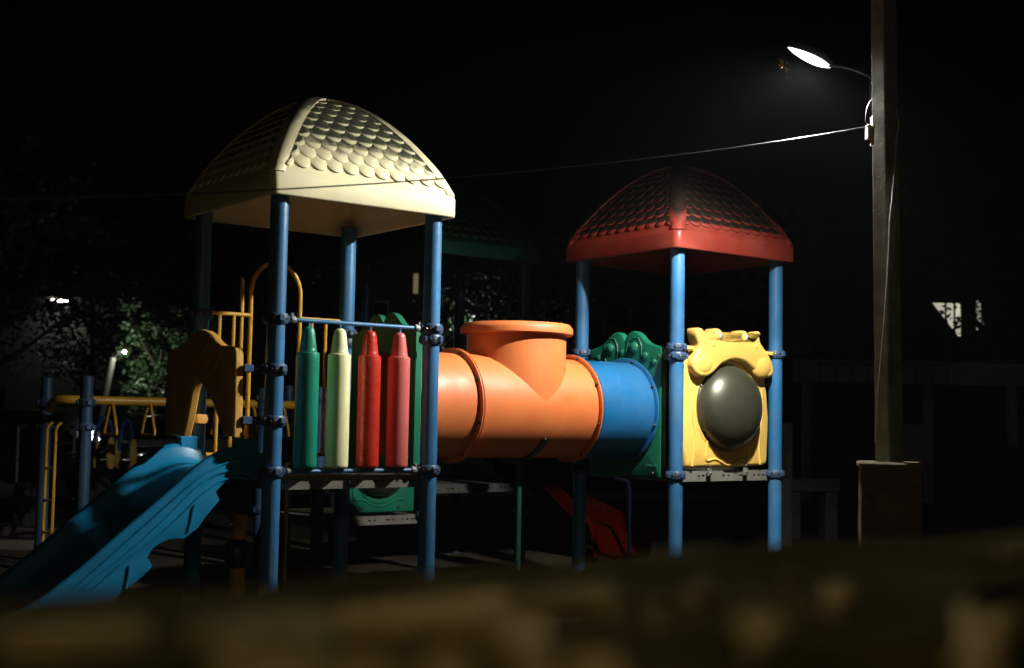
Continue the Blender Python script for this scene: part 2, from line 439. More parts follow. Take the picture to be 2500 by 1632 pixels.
def roof(parent, s, t, m, label, faces, zoff=0.0, hip=None):
    b = B(); N = 44; loops = []
    inner = [(.02, 3.31), (.25, 3.27), (.42, 3.17), (.55, 3.02), (.62, 2.90), (HW - .045, 2.875)]
    for h, z in inner: loops.append([(x, y, z) for x, y in ring(h, min(.06, h * .5))])
    for h, z in ((HW - .035, 2.812), (HW - .030, 2.797), (HW - .012, ZB), (HW - .003, ZB + .004), (HW, ZB + .012), (HW, ZF - .022), (HW - .003, ZF - .008), (HW - .010, ZF + .004)):
        loops.append([(x, y, z) for x, y in ring(h, .055)])
    for r in (.965, .93, .88, .82, .74, .65, .55, .45, .35, .25, .16, .08, .02):
        h = r * HW
        loops.append([(x, y, zdome(r)) for x, y in ring(h, min(.055, h * .45))])
    N = len(loops[0]); vs = [p for l in loops for p in l]; fs = []
    for i in range(len(loops) - 1):
        for k in range(N):
            k2 = (k + 1) % N; fs.append((i * N + k, i * N + k2, (i + 1) * N + k2, (i + 1) * N + k))
    fs.append(tuple(range(N))); fs.append(tuple((len(loops) - 1) * N + k for k in range(N)))
    b.add(vs, fs)
    R = obj('roof', b, m, parent, (s + S / 2, t + S / 2, zoff), label=label, angle=50)
    # hip bands
    cb = B(); vs, fs = [], []; rows = []
    for i in range(25):
        r = .995 - (.995 - .03) * i / 24; h = r * HW; d = min(.088, h * .92); lf = .013 * min(1, max(0, (.99 - r) / .10)) + .0012; rc = min(.05, h * .4)
        z = zdome(r) + .004 * min(1, (1 - r) / .08) + .012 * (1 - r)
        row = [(h - d, h - .004, z - .012), (h - d + .006, h + lf * .8, z + lf * .4), (h - rc, h + lf, z + lf * .4)]
        for k in (1, 2, 3):
            a = pi / 2 * (1 - k / 4)
            row.append((h - rc + (rc + lf) * cos(a), h - rc + (rc + lf) * sin(a), z + lf * .4))
        row += [(h + lf, h - rc, z + lf * .4), (h + lf * .8, h - d + .006, z + lf * .4), (h - .004, h - d, z - .012)]
        rows.append(row)
    rows.insert(0, [(x - .012, y - .012, z - .014) for x, y, z in rows[0]])
    W = len(rows[0]); vs = [p for q in rows for p in q]
    for i in range(len(rows) - 1):
        for k in range(W - 1):
            fs.append((i * W + k, i * W + k + 1, (i + 1) * W + k + 1, (i + 1) * W + k))
    fs.append(tuple(range(W)))
    cm = mesh('hip_band', cb.add(vs, fs), hip or m, 50)
    for q in range(4): obj('hip_band', cm, None, R, (0, 0, 0), q * pi / 2)
    # shingles: the two faces in view one by one, the rest as joined relief
    wd = .116; tm = tile_mesh(m, wd * .99)
    # rows by arc length along the face curve
    rs = []; r = .955; acc = 0; target = .045
    while r > .09:
        dr = .002; acc += sqrt((dr * HW) ** 2 + (zdome(r - dr) - zdome(r)) ** 2); r -= dr
        if acc >= target: rs.append(r); target += .088
    jb = B()
    for face in range(4):
        rot = Matrix.Rotation(face * pi / 2, 4, 'Z')
        for ri, r in enumerate(rs):
            h = r * HW; lim = h - .090
            if lim < .05: continue
            slope = 2 * RISE * r / HW
            up = Vector((0, 1, slope)).normalized(); nrm = Vector((0, -slope, 1)).normalized()
            k0 = 0.5 if ri % 2 else 0.0
            ks = [k + k0 for k in range(-8, 8)]
            for k in ks:
                x = k * wd
                if abs(x) - wd * .5 + .028 > h - .084: continue
                mt = Matrix.Identity(4)
                for i, c in enumerate((Vector((1, 0, 0)), up, nrm)):
                    for j in range(3): mt[j][i] = c[j]
                mt.translation = Vector((x, -h, zdome(r)))
                mt = rot @ mt
                tmm = tm
                if abs(x) + wd * .5 > h - .15:
                    tmm = tm.copy(); sg = 1 if x > 0 else -1
                    for v in tmm.vertices:
                        room = (h - v.co.y * up.y) - .080 - abs(x)
                        if v.co.x * sg > room: v.co.x = room * sg
                if face in faces:
                    o = bpy.data.objects.new('shingle', tmm); COL.objects.link(o); o.parent = R
                    o.matrix_local = mt
                else:
                    jb.add([mt @ v.co for v in tmm.vertices], [tuple(p.vertices) for p in tm.polygons])
    kind(obj('rear_shingles', jb, m, R), 'stuff')
    return R
roof(PS, 0, 0, CREAM_ROOF, 'cream domed roof', (0, 3), 0.0, CREAM_HIP)
roof(PS, 3 * S, 0, RED_ROOF, 'dark red domed roof with black weathering and shade painted towards its top', (0, 3), 0.0, RED_HIP)

# ---- decks
def deck(parent, s, t, z, name='deck', PLATE=PLATE):
    b = B()
    b.box(s + .05, s + S - .05, t + .05, t + S - .05, z - .03, z - .004)
    D = obj(name, b, PLATE, parent)
    for q in range(4):
        sb = B(); Wd = S - .13; H = .082; th = .004
        # slotted skirt plate, holes left open
        slots = [(.02, .05), (.20, .222), (.24, .275), (.33, .35), (.47, .50), (.53, .555), (.66, .70), (.72, .735), (.83, .85), (.88, .905), (.93, .97)]
        xs = [0.0]; holes = []
        for a, c in slots: xs += [a, c]; holes.append((a, c))
        xs.append(1.0)
        for y in (0, th):
            for i in range(len(xs) - 1):
                x0, x1 = (xs[i] - .5) * Wd, (xs[i + 1] - .5) * Wd
                hole = i % 2 == 1
                bands = [(-H, -.047), (-.035, 0)] if hole else [(-H, -.047), (-.047, -.035), (-.035, 0)]
                for z0, z1 in bands: sb.add([(x0, y, z0), (x1, y, z0), (x1, y, z1), (x0, y, z1)], [(0, 1, 2, 3)])
        sb.box(-Wd / 2, Wd / 2, -.0, .03, -H - .003, -H)
        o = obj('skirt_plate', sb, PLATE, D, (0, 0, 0), 0, angle=0, recalc=False)
        a = q * pi / 2; cx, cy = s + S / 2, t + S / 2
        o.location = (cx + (S / 2 - .022) * sin(a), cy - (S / 2 - .022) * cos(a), z); o.rotation_euler = (0, 0, a)
    return D
deck(PS, 0, 0, 1.066); deck(PS, 3 * S, 0, 1.062)

# ---- crayon railing
def rail(parent, p0, p1, r=.0145, m=None, name='rail'):
    return obj(name, B().tube([p0, p1], r, 14), m or BLUE, parent)
def collar(b, x, d, z):
    b.lathe([(.015, 0), (.024, 0), (.026, .012), (.024, .030), (.019, .036), (.015, .036)], 14, 'x', (x if d > 0 else x - .036, 0, z))
    b.bbox(x + .006 * d - .006, x + .006 * d + .012, -.012, .012, z + .018, z + .042, .003)
for z in (zR, zL):
    rl = rail(PS, (.09, 0, z), (S - .09, 0, z))
    cb = B(); collar(cb, .098, 1, z); collar(cb, S - .098, -1, z)
    obj('rail_socket', cb, GREY, rl)
for x, m, nm in ((.227, CR_G, 'green crayon'), (.452, CR_C, 'cream crayon'), (.677, CR_R, 'red crayon'), (.901, CR_P, 'pink crayon')):
    z0 = 1.112
    b = B().lathe([(1e-4, z0), (.060, z0), (.069, z0 + .006), (.073, z0 + .016), (.0735, z0 + .024), (.0735, z0 + .06), (.0735, 1.70), (.0735, 1.7690), (.0727, 1.7700), (.0727, 1.7735), (.0735, 1.7745), (.0735, 1.79), (.0735, 1.826), (.071, 1.836), (.066, 1.840), (.05, 1.840), (1e-4, 1.840)], 48)
    c = obj('crayon', b, m, PS, (x, 0, 0), label=nm)
    obj('crayon_tip', B().lathe([(.0575, 1.838), (.0572, 1.850), (.0545, 1.856), (.053, 1.87), (.047, 1.92), (.041, 1.965), (.0385, 1.978), (.033, 1.991), (.022, 2.000), (1e-4, 2.004)], 40), m, c)
    obj('peg', B().lathe([(.0085, 2.0), (.0085, zR - .01)], 12), BLUE, c)
    obj('peg', B().lathe([(.0085, zL), (.0085, z0 + .005)], 12), BLUE, c)

# ---- tunnel entry panels, with two humps and round bosses
hump = [(0, 2.030), (.02, 2.040), (.06, 2.048), (.11, 2.058), (.16, 2.075), (.21, 2.105), (.25, 2.140), (.29, 2.165), (.325, 2.174), (.36, 2.170), (.39, 2.155), (.415, 2.132), (.430, 2.112), (.435, 2.104)]
ol = [(.140, 1.0), (.140, 1.6)] + [(.140 + a, z) for a, z in hump] + [(1.010 - a, z) for a, z in hump[::-1][1:]] + [(1.010, 1.6), (1.010, 1.0)]
def entry_panel(parent, s, front):
    mp = lambda a, b, d: (s + d * front, a, b)
    p = obj('entry_panel', B().holed(ol, (.575, 1.535), .365, -.028, .028, .014, mp), GREEN, parent, label='green entry panel with two humps')
    for cy, cz, r in ((.753, 2.043, .046), (.893, 1.968, .030), (.612, 2.009, .026), (.462, 2.041, .050), (.330, 1.971, .035), (.226, 1.921, .027), (.985, 1.925, .022)):
        b = B(); prof = [(1e-4, r * .55), (r * .4, r * .50), (r * .75, r * .34), (r * .97, r * .08), (r * 1.0, 0), (r * 1.12, -.003), (r * 1.22, .0045), (r * 1.34, .002), (r * 1.36, -.004)]
        b.lathe(prof, 22, 'x'); b.v = [(-front * x, y, z) for x, y, z in b.v]
        obj('boss', b, GREEN, p, (s - front * .028, cy, cz))
    rb = B()
    for pts in ([(.80, 1.93), (.83, 2.01), (.815, 2.075), (.76, 2.125), (.70, 2.12), (.665, 2.07), (.655, 2.0), (.67, 1.945)],
                [(.56, 1.95), (.555, 2.02), (.53, 2.09), (.47, 2.12), (.41, 2.115), (.375, 2.06), (.37, 1.99), (.38, 1.93)]):
        sm = []
        for i in range(len(pts) - 1):
            for k in range(4):
                f = k / 4; sm.append((s - front * .029, pts[i][0] * (1 - f) + pts[i + 1][0] * f, pts[i][1] * (1 - f) + pts[i + 1][1] * f))
        rb.tube(sm, .005, 6)
    obj('moulded_line', rb, GREEN, p)
    return p
ep1 = entry_panel(PS, S, -1); ep2 = entry_panel(PS, 3 * S, 1)
for y, z in ((.225, 1.035), (.925, 1.035), (.17, 1.965)):
    bolt(ep2, (3 * S - .03, y, z), (-1, 0, 0), BOLT)
fc = bpy.data.curves.new('embossed_lettering', 'FONT'); fc.body = 'amesis'; fc.size = .052; fc.extrude = .0016; fc.align_x = 'CENTER'
fc.materials.append(mat('worn_emboss', (0.035, 0.20, 0.13), 0.4))
_f = bpy.data.objects.new('embossed_lettering', fc); COL.objects.link(_f); bpy.context.view_layer.update()
_me = bpy.data.meshes.new_from_object(_f.evaluated_get(bpy.context.evaluated_depsgraph_get())); bpy.data.objects.remove(_f)
ft = bpy.data.objects.new('embossed_lettering', _me); COL.objects.link(ft); ft.parent = ep2
ft.location = (3 * S - .0292, .250, 1.083); ft.rotation_euler = (pi / 2, 0, -pi / 2)

# ---- tunnel
TC = (0, .575, 1.535); TR = .385
def tunnel_piece(s0, s1, m, label, f0=True, f1=True):
    p = obj('tunnel_section', B().lathe([(TR - .012, s0), (TR, s0), (TR, s0 + (s1 - s0) * .33), (TR, s0 + (s1 - s0) * .66), (TR, s1), (TR - .012, s1), (TR - .012, s0)], 72, 'x', TC), m, PS, label=label, angle=40)
    for on, sf, d in ((f0, s0, 1), (f1, s1, -1)):
        if not on: continue
        lo, hi = (sf, sf + .017) if d > 0 else (sf - .017, sf)
        fl = obj('flange', B().lathe([(TR - .002, lo), (.418, lo), (.423, lo + .004), (.423, hi - .004), (.418, hi), (TR - .002, hi)], 72, 'x', TC), m, p, angle=50)
        for k in range(8):
            a = 2 * pi * k / 8 + .30
            x = hi if d > 0 else lo
            bolt(p, (x + .003 * d, TC[1] + .404 * cos(a), TC[2] + .404 * sin(a)), (d, 0, 0), BOLT)
    return p
tunnel_piece(S + .030, 1.718, ORANGE, 'short orange tunnel section')
tj = tunnel_piece(1.720, 2.838, ORANGE, 'orange tunnel section with an upright chimney')
tunnel_piece(2.840, 3 * S - .030, TBLUE, 'blue tunnel section')
CH = 2.31
ch = obj('chimney', B().lathe([(.381, 1.56), (.381, 2.10)], 72, 'z', (CH, .575, 0)), ORANGE, tj, angle=40)
obj('chimney_rim', B().lathe([(.378, 2.083), (.424, 2.083), (.432, 2.091), (.432, 2.128), (.428, 2.138), (.410, 2.160), (.402, 2.166), (.372, 2.168), (.366, 2.160), (.366, 2.03)], 80, 'z', (CH, .575, 0)), ORANGE, tj, angle=28)
sb = B().lathe([(TR + .002, CH + .02), (TR + .016, CH + .02), (TR + .016, CH + .075), (TR + .002, CH + .075)], 40, 'x', TC, closed=True, a0=pi + .66, a1=2 * pi - .66)
obj('cradle_strap', sb, mat('dark_green_strap', (0.02, 0.06, 0.04), 0.45), PS)
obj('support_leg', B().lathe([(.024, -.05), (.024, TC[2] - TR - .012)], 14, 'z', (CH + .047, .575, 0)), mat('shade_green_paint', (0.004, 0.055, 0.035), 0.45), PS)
bolt(PS, (CH + .047, .26, 1.297), (0, -.8, -.5), BOLT)
# ---- yellow animal-face panel with a bubble window
PX = 3 * S + S / 2
mpY = lambda a, b, d: (PX + a, d, b)
body = [(-.503, 1.95), (-.497, 1.766), (-.500, 1.417), (-.490, 1.213), (-.465, 1.100), (-.443, 1.084), (-.23, 1.087), (0, 1.085), (.23, 1.092), (.45, 1.100), (.478, 1.116), (.494, 1.32), (.500, 1.483), (.478, 1.70), (.452, 1.80), (.46, 1.95), (.20, 2.02), (-.25, 2.02)]
FP = obj('face_panel', B().holed(body, (0, 1.568), .352, -.006, .062, .035, mpY, 96, .02), YELLOW, PS, label='yellow animal face panel with a smoked bubble window')
head = [(-.436, 2.185), (-.375, 2.192), (-.33, 2.165), (-.285, 2.128), (-.255, 2.135), (-.235, 2.180), (-.20, 2.198), (-.15, 2.190), (-.115, 2.150), (-.06, 2.122), (-.005, 2.122), (.045, 2.150), (.075, 2.188), (.12, 2.198), (.165, 2.182), (.185, 2.140), (.215, 2.132), (.255, 2.168), (.285, 2.200), (.312, 2.196), (.301, 2.138), (.325, 2.091), (.389, 2.04), (.451, 1.965), (.478, 1.90), (.470, 1.85), (.435, 1.825), (.391, 1.820), (.320, 1.838), (.217, 1.894), (.14, 1.938), (.063, 1.954), (-.013, 1.953), (-.088, 1.934), (-.162, 1.9), (-.221, 1.845), (-.294, 1.807), (-.381, 1.798), (-.446, 1.837), (-.471, 1.898), (-.455, 1.949), (-.412, 2.003), (-.391, 2.055), (-.421, 2.105)]
def smooth(o, it=1):
    for _ in range(it):
        q = []
        for i in range(len(o)):
            a, b = o[i], o[(i + 1) % len(o)]
            q += [(a[0] * .75 + b[0] * .25, a[1] * .75 + b[1] * .25), (a[0] * .25 + b[0] * .75, a[1] * .25 + b[1] * .75)]
        o = q
    return o
HD = obj('muzzle', B().pillow(smooth(head), -.080, .05, .030, mpY, steps=6), YELLOW, FP, angle=60)
for x in (-.345, .345):
    b = B(); b.ball((PX + x, -.048, 1.910), .135, 24, 14, (.85, .36, .74)); obj('cheek', b, YELLOW, FP, angle=80)
for x, z in ((-.192, 2.140), (.118, 2.142)):
    b = B(); b.ball((PX + x, -.058, z), .043, 18, 12, (1, .85, 1.1)); obj('brow', b, YELLOW, FP, angle=80)
for x, z in ((-.176, 2.137), (.124, 2.139)):
    e = obj('eye', B().ball((PX + x, -.090, z), .016, 12, 8, (.9, .6, 1.35)), WHITE, FP, angle=80)
    obj('pupil', B().ball((PX + x + .004, -.0985, z - .003), .008, 10, 6, (.8, .5, 1.2)), BLACK, FP, angle=80)
for x, z, rot in ((-.245, 2.072, .5), (.250, 2.075, -.5)):
    b = B(); q = B().ball((0, 0, 0), 1, 14, 8)
    mt = Matrix.Translation((PX + x, -.073, z)) @ Matrix.Rotation(rot, 4, 'Y')
    b.add([mt @ Vector((p[0] * .024, p[1] * .012, p[2] * .036)) for p in q.v], q.f)
    obj('nostril', b, YELLOW, FP, angle=80)
def curve3(pts, k=5):
    out = []
    P = [Vector(p) for p in pts]
    for i in range(len(P) - 1):
        p0 = P[max(i - 1, 0)]; p1 = P[i]; p2 = P[i + 1]; p3 = P[min(i + 2, len(P) - 1)]
        for j in range(k):
            t = j / k
            out.append(.5 * ((2 * p1) + (p2 - p0) * t + (2 * p0 - 5 * p1 + 4 * p2 - p3) * t * t + (3 * p1 - p0 - 3 * p2 + p3) * t ** 3))
    out.append(P[-1]); return out
rb = B()
for pts in ([(-.235, 1.30), (-.243, 1.22), (-.243, 1.146), (-.147, 1.156), (-.087, 1.138), (0, 1.108), (.09, 1.123), (.16, 1.156), (.243, 1.149), (.246, 1.22), (.240, 1.30)],
            [(-.16, 1.225), (-.10, 1.178), (0, 1.143), (.10, 1.178), (.16, 1.225)],
            [(-.40, 1.10), (-.37, 1.30), (-.40, 1.55), (-.395, 1.72)], [(.385, 1.11), (.375, 1.30), (.41, 1.55), (.40, 1.72)]):
    rb.tube(curve3([(PX + a, -.004, b) for a, b in pts]), .012, 8)
obj('moulded_line', rb, YELLOW, FP, angle=80)
rb = B()
rb.lathe([(.345, .004), (.365, -.010), (.372, -.012), (.380, -.008), (.386, .0)], 72, 'y', (PX, 0, 1.568))
obj('window_ring', rb, YELLOW, FP)
bm_ = bpy.data.materials.new('smoked_acrylic'); bm_.use_nodes = True
t_ = bm_.node_tree; t_.nodes.clear()
o_ = t_.nodes.new('ShaderNodeOutputMaterial'); tr = t_.nodes.new('ShaderNodeBsdfTransparent'); tr.inputs[0].default_value = (.55, .57, .46, 1)
df = t_.nodes.new('ShaderNodeBsdfDiffuse'); df.inputs[0].default_value = (.075, .078, .052, 1)
gl = t_.nodes.new('ShaderNodeBsdfGlossy'); gl.inputs[0].default_value = (.75, .75, .62, 1); gl.inputs['Roughness'].default_value = .37
nz = t_.nodes.new('ShaderNodeTexNoise'); nz.inputs['Scale'].default_value = 7; nz.inputs['Detail'].default_value = 6
mr = t_.nodes.new('ShaderNodeMapRange'); mr.inputs['From Min'].default_value = .3; mr.inputs['From Max'].default_value = .75; mr.inputs['To Min'].default_value = .44; mr.inputs['To Max'].default_value = .56
m1 = t_.nodes.new('ShaderNodeMixShader'); m2 = t_.nodes.new('ShaderNodeMixShader')
fr = t_.nodes.new('ShaderNodeFresnel'); fr.inputs[0].default_value = 1.45
t_.links.new(nz.outputs[0], mr.inputs[0]); t_.links.new(mr.outputs[0], m1.inputs[0])
t_.links.new(tr.outputs[0], m1.inputs[1]); t_.links.new(df.outputs[0], m1.inputs[2])
mx = t_.nodes.new('ShaderNodeMath'); mx.operation = 'MAXIMUM'; mx.inputs[1].default_value = .095; t_.links.new(fr.outputs[0], mx.inputs[0])
t_.links.new(mx.outputs[0], m2.inputs[0]); t_.links.new(m1.outputs[0], m2.inputs[1]); t_.links.new(gl.outputs[0], m2.inputs[2])
t_.links.new(m2.outputs[0], o_.inputs[0])
def bubble(parent, c, R, D, ax='y'):
    prof = [(R + .014, .0), (R + .010, -.006), (R, -.010)]
    for i in range(1, 15):
        a = pi / 2 * i / 14; prof.append((max(1e-4, R * cos(a)), -.010 - D * sin(a)))
    return obj('bubble_window', B().lathe(prof, 64, ax, c), bm_, parent, angle=60)
bubble(FP, (PX, -.004, 1.568), .337, .20)
for x, z in ((-.012, 1.914), (-.312, 1.738), (.300, 1.741), (-.281, 1.389), (.281, 1.389)):
    bolt(FP, (PX + x, -.016, z), (0, -1, 0), BOLT_S)
for x, z in ((-.20, 1.095), (.215, 1.10), ):
    bolt(FP, (PX + x, -.012, z), (0, -1, 0), BOLT)
    b = B(); b.bbox(PX + x - .028, PX + x + .022, -.012, .0, 1.02, 1.082, .003); obj('bracket', b, GREY, FP)
    bolt(FP, (PX + x, -.016, 1.045), (0, -1, 0), BOLT_S)
for x0, x1, z in ((-.575 + .07, -.42, zT), (.42, .575 - .07, zT - .003)):
    obj('bracket', B().bbox(PX + x0, PX + x1, -.045, -.005, z - .017, z + .017, .007), YELLOW, FP)

# ---- amber hood over the slide mouth
hood_o = [(1.110, 1.294), (1.113, 1.55), (1.116, 1.82), (1.106, 1.850), (1.075, 1.868), (1.0, 1.875), (.90, 1.885), (.80, 1.925), (.70, 1.965), (.60, 1.985), (.50, 1.972), (.41, 1.945), (.335, 1.900), (.26, 1.872), (.16, 1.862), (.085, 1.858), (.050, 1.845), (.036, 1.81), (.030, 1.55), (.026, 1.306),
          (.172, 1.306), (.225, 1.37), (.278, 1.433), (.320, 1.478), (.364, 1.522), (.42, 1.560), (.50, 1.610), (.560, 1.652), (.596, 1.668), (.632, 1.652), (.680, 1.58), (.718, 1.463), (.752, 1.38), (.799, 1.291)]
HS = -.25
HOOD = obj('slide_hood', B().pillow(hood_o, HS, HS + .062, .018, lambda a, b, d: (d, a, b)), AMBER, PS, label='amber arched hood over the slide entrance', angle=40)
rb = B()
for pts in ([(.40, 1.93), (.55, 1.80), (.75, 1.72), (.98, 1.70)], [(.33, 1.86), (.48, 1.74), (.62, 1.70)], [(.22, 1.83), (.36, 1.70), (.52, 1.67)]):
    rb.tube(curve3([(HS + .002, a, b) for a, b in pts]), .007, 6)
rb.tube(curve3([(HS + .034, .031, 1.30), (HS + .034, .034, 1.55), (HS + .034, .040, 1.80), (HS + .034, .06, 1.852)]), .004, 6)
obj('moulded_line', rb, AMBER, HOOD)
for y0, z, d in ((.02, 1.725, 1), (.02, zH, 1), (S - .02, zH, -1), (S - .02, 1.725, -1)):
    b = B(); b.bbox(HS + .05, -.075, y0 - .012, y0 + .012, z - .026, z + .026, .006)
    k = obj('bracket', b, AMBER if y0 > .5 else CLAMP, HOOD)
    bolt(HOOD, (HS + .135, y0 - .013, z), (0, -1, 0), BOLT)
b = B().pillow([(-.155, 1.378), (-.10, 1.375), (-.085, 1.385), (-.078, 1.407), (-.085, 1.430), (-.10, 1.438), (-.155, 1.440)], .79, .84, .006, lambda a, bb, d: (a, d, bb))
obj('bracket', b, AMBER, HOOD)

# ---- slide
def rimz(s):      # height of the side rim along the run (s <= 0)
    pts = [(0.0, 1.190), (-.10, 1.238), (-.21, 1.252), (-.32, 1.215), (-.43, 1.142), (-.668, .935), (-.898, .748), (-1.118, .560), (-1.35, .385), (-1.60, .27), (-1.9, .235)]
    for i in range(len(pts) - 1):
        if pts[i][0] >= s >= pts[i + 1][0]:
            f = (pts[i][0] - s) / (pts[i][0] - pts[i + 1][0]); return pts[i][1] * (1 - f) + pts[i + 1][1] * f
    return pts[-1][1]
def bedz(s):
    pts = [(0.0, 1.075), (-.12, 1.110), (-.22, 1.118), (-.32, 1.075), (-.43, .985), (-.668, .770), (-.898, .575), (-1.118, .385), (-1.35, .225), (-1.60, .135), (-1.9, .115)]
    for i in range(len(pts) - 1):
        if pts[i][0] >= s >= pts[i + 1][0]:
            f = (pts[i][0] - s) / (pts[i][0] - pts[i + 1][0]); return pts[i][1] * (1 - f) + pts[i + 1][1] * f
    return pts[-1][1]
def smf(fn, s, h=.07): return sum(fn(max(-1.9, min(0, s + h * k / 3))) for k in range(-3, 4)) / 7
SL = None
b = B(); rows = []; NS = 60
for i in range(NS + 1):
    s = -1.88 * i / NS
    rz, bz = smf(rimz, s), smf(bedz, s)
    prof = []
    left = [(.078, rz - .13), (.080, rz - .075), (.090, rz - .065), (.092, rz - .02), (.100, rz - .004), (.115, rz), (.140, rz - .002), (.158, rz - .012), (.168, rz - .03), (.185, bz + .05), (.215, bz + .015), (.26, bz + .002), (.40, bz - .008), (.575, bz - .012)]
    prof = left + [(1.15 - y, z) for y, z in left[::-1][1:]]
    rows.append([(s, y, z) for y, z in prof])
    w_ = len(prof)
vs = [p for r in rows for p in r]; fs = []
for i in range(NS):
    for k in range(w_ - 1):
        fs.append((i * w_ + k, i * w_ + k + 1, (i + 1) * w_ + k + 1, (i + 1) * w_ + k))
b.add(vs, fs)
SL = obj('slide', b, SLIDE, PS, label='cyan plastic slide running down from the cream roofed deck', angle=55)
# side skirts: wavy lower edge with notches, as on the moulding
def skirt(y0, y1):
    top = [(s, smf(rimz, s) - .12) for s in [-.04 - 1.52 * i / 30 for i in range(31)]]
    low = [(-1.56, .06), (-1.30, .10), (-1.08, .20), (-.95, .33), (-.884, .408), (-.809, .456), (-.75, .50), (-.700, .552), (-.735, .605), (-.70, .655), (-.66, .680), (-.61, .698), (-.56, .700), (-.513, .698), (-.432, .758), (-.37, .84), (-.296, .922), (-.322, .975), (-.26, 1.035), (-.206, 1.068), (-.15, 1.075), (-.04, 1.03)]
    outl = top + low
    return B().pillow(outl, y0, y1, .006, lambda a, c, d: (a, d, c), steps=3)
obj('side_skirt', skirt(.082, .125), SLIDE, SL, angle=40)
obj('side_skirt', skirt(1.15 - .082, 1.15 - .125), SLIDE, SL, angle=40)
rb = B()
for k, off, sa, sb_ in ((0, .080, -.06, -1.5), (1, .135, -.08, -1.45), (2, .195, -.12, -1.42)):
    pts = []
    for i in range(25):
        s = sa + (sb_ - sa) * i / 24
        pts.append((s, .079, smf(rimz, s) - off - .014 * sin(i * .5 + k * 1.7) * (1 if k else .2)))
    rb.tube(pts, .0085, 6)
rb.tube([(-.46, .079, .90), (-.475, .079, .80), (-.49, .079, .745)], .008, 6)
rb.tube([(-.84, .079, .56), (-.85, .079, .48), (-.86, .079, .43)], .008, 6)
obj('moulded_line', rb, SLIDE, SL)
for y in (.085, S - .165):
    b = B(); b.bbox(-.19, -.055, y, y + .08, 1.13, 1.292, .012); obj('slide_lug', b, SLIDE, SL)
for y in (.14, S - .14):
    obj('slide_leg', B().tube([(-.95, y, .40), (-.95, y, -.05)], .022, 10), CLAMP, SL)
# the dark climbing step plate under the slide mouth
obj('mounting_plate', B().bbox(-.085, -.062, .12, S - .12, .82, 1.10, .006), mat('dark_teal', (0.01, 0.06, 0.08), 0.5), SL)

# ---- yellow barrier with an arch on the far side of the cream-roofed deck
BA = obj('arch_barrier', B().tube([(.372, S, 1.10), (.372, S, 2.30)] + [(.5665 - .1945 * cos(a), S, 2.31 + .225 * sin(a)) for a in [pi * i / 14 for i in range(15)]] + [(.761, S, 2.30), (.761, S, 1.10)], .0165, 12), YBAR, PS, label='yellow tube barrier with a tall arch')
def ytube(parent, name, pts, r=.0135): return obj(name, B().tube(pts, r, 10), YBAR, parent)
for x0, x1 in ((.06, .372), (.761, 1.09)):
    ytube(BA, 'bar', [(x0, S, 2.145), (x1, S, 2.145)], .0155); ytube(BA, 'bar', [(x0, S, 1.16), (x1, S, 1.16)], .0155)
for x in (.139, .246, .86, .975): ytube(BA, 'upright', [(x, S, 1.16), (x, S, 2.145)])
ytube(BA, 'upright', [(.36, S + .12, .02), (.36, S + .12, 2.42)], .0155)
for x in (.42, .75): ytube(BA, 'upright', [(x, S + .10, .02), (x, S + .10, 1.10)], .0155)

# ------------------------------------------------------------------ the second structure, behind
P2 = empty('play_structure', LW(3.137, 3.06), PSI, 'dark play structure with a green dome and low deck behind the orange tunnel', 'play structure')
for s, t, top in ((0, 0, 3.08), (S, 0, 3.08), (0, S, 3.08), (S, S, 3.08), (-S, 0, 1.70), (-S, S, 1.70)):
    post(P2, s, t, top, [(1.60, .2), (.52, .2)], matl=BLUE_SHADE)
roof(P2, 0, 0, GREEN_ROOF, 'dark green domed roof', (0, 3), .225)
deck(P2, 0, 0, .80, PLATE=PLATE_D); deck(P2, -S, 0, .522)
gp = [(-.38, .555), (.38, .555), (.385, 1.10), (.36, 1.38), (.20, 1.52), (0, 1.45), (-.20, 1.52), (-.36, 1.38), (-.385, 1.10)]
mp2 = lambda a, c, d: (-S / 2 + .06 + a, d, c)
G2 = obj('bubble_panel', B().holed(gp, (0, 1.03), .34, -.03, .03, .02, mp2), GREEN, P2, label='green bubble panel at the low deck')
bubble(G2, (-S / 2 + .06, -.02, 1.03), .325, .18)
rb = B()
rb.tube(curve3([mp2(a, c, -.03) for a, c in ((-.30, .80), (-.27, .68), (-.18, .672), (-.09, .630), (0, .610), (.09, .632), (.18, .675), (.27, .68), (.30, .80))]), .010, 7)
rb.tube(curve3([mp2(a, c, -.03) for a, c in ((-.20, .735), (-.10, .665), (0, .645), (.10, .665), (.20, .735))]), .009, 7)
obj('moulded_line', rb, GREEN, G2)
for a in (-.2, .2): bolt(G2, mp2(a, .60, -.034), (0, -1, 0), BOLT)
# red curved slide off the far deck, seen below the tunnel
b = B(); rows = []
for i in range(41):
    f = i / 40; a = -.2 + 2.6 * f
    cx, cy = S + .55, -.10; R0 = .62
    c = Vector((cx + R0 * sin(a) - .25, cy + .45 - R0 * (1 - cos(a)) * 1.0, .78 * (1 - f) ** 1.15 + .10))
    rad = Vector((sin(a), cos(a), 0))
    prof = [(.30, .14), (.27, .16), (.245, .12), (.20, .03), (.08, 0), (-.08, 0), (-.20, .03), (-.245, .12), (-.27, .16), (-.30, .14), (-.27, -.02), (0, -.05), (.27, -.02)]
    rows.append([c + rad * x + Vector((0, 0, z)) for x, z in prof])
w_ = 13; vs = [p for r in rows for p in r]; fs = []
for i in range(40):
    for k in range(w_): fs.append((i * w_ + k, i * w_ + (k + 1) % w_, (i + 1) * w_ + (k + 1) % w_, (i + 1) * w_ + k))
obj('curved_slide', b.add(vs, fs), RED, P2, label='glossy red curved slide', angle=50)

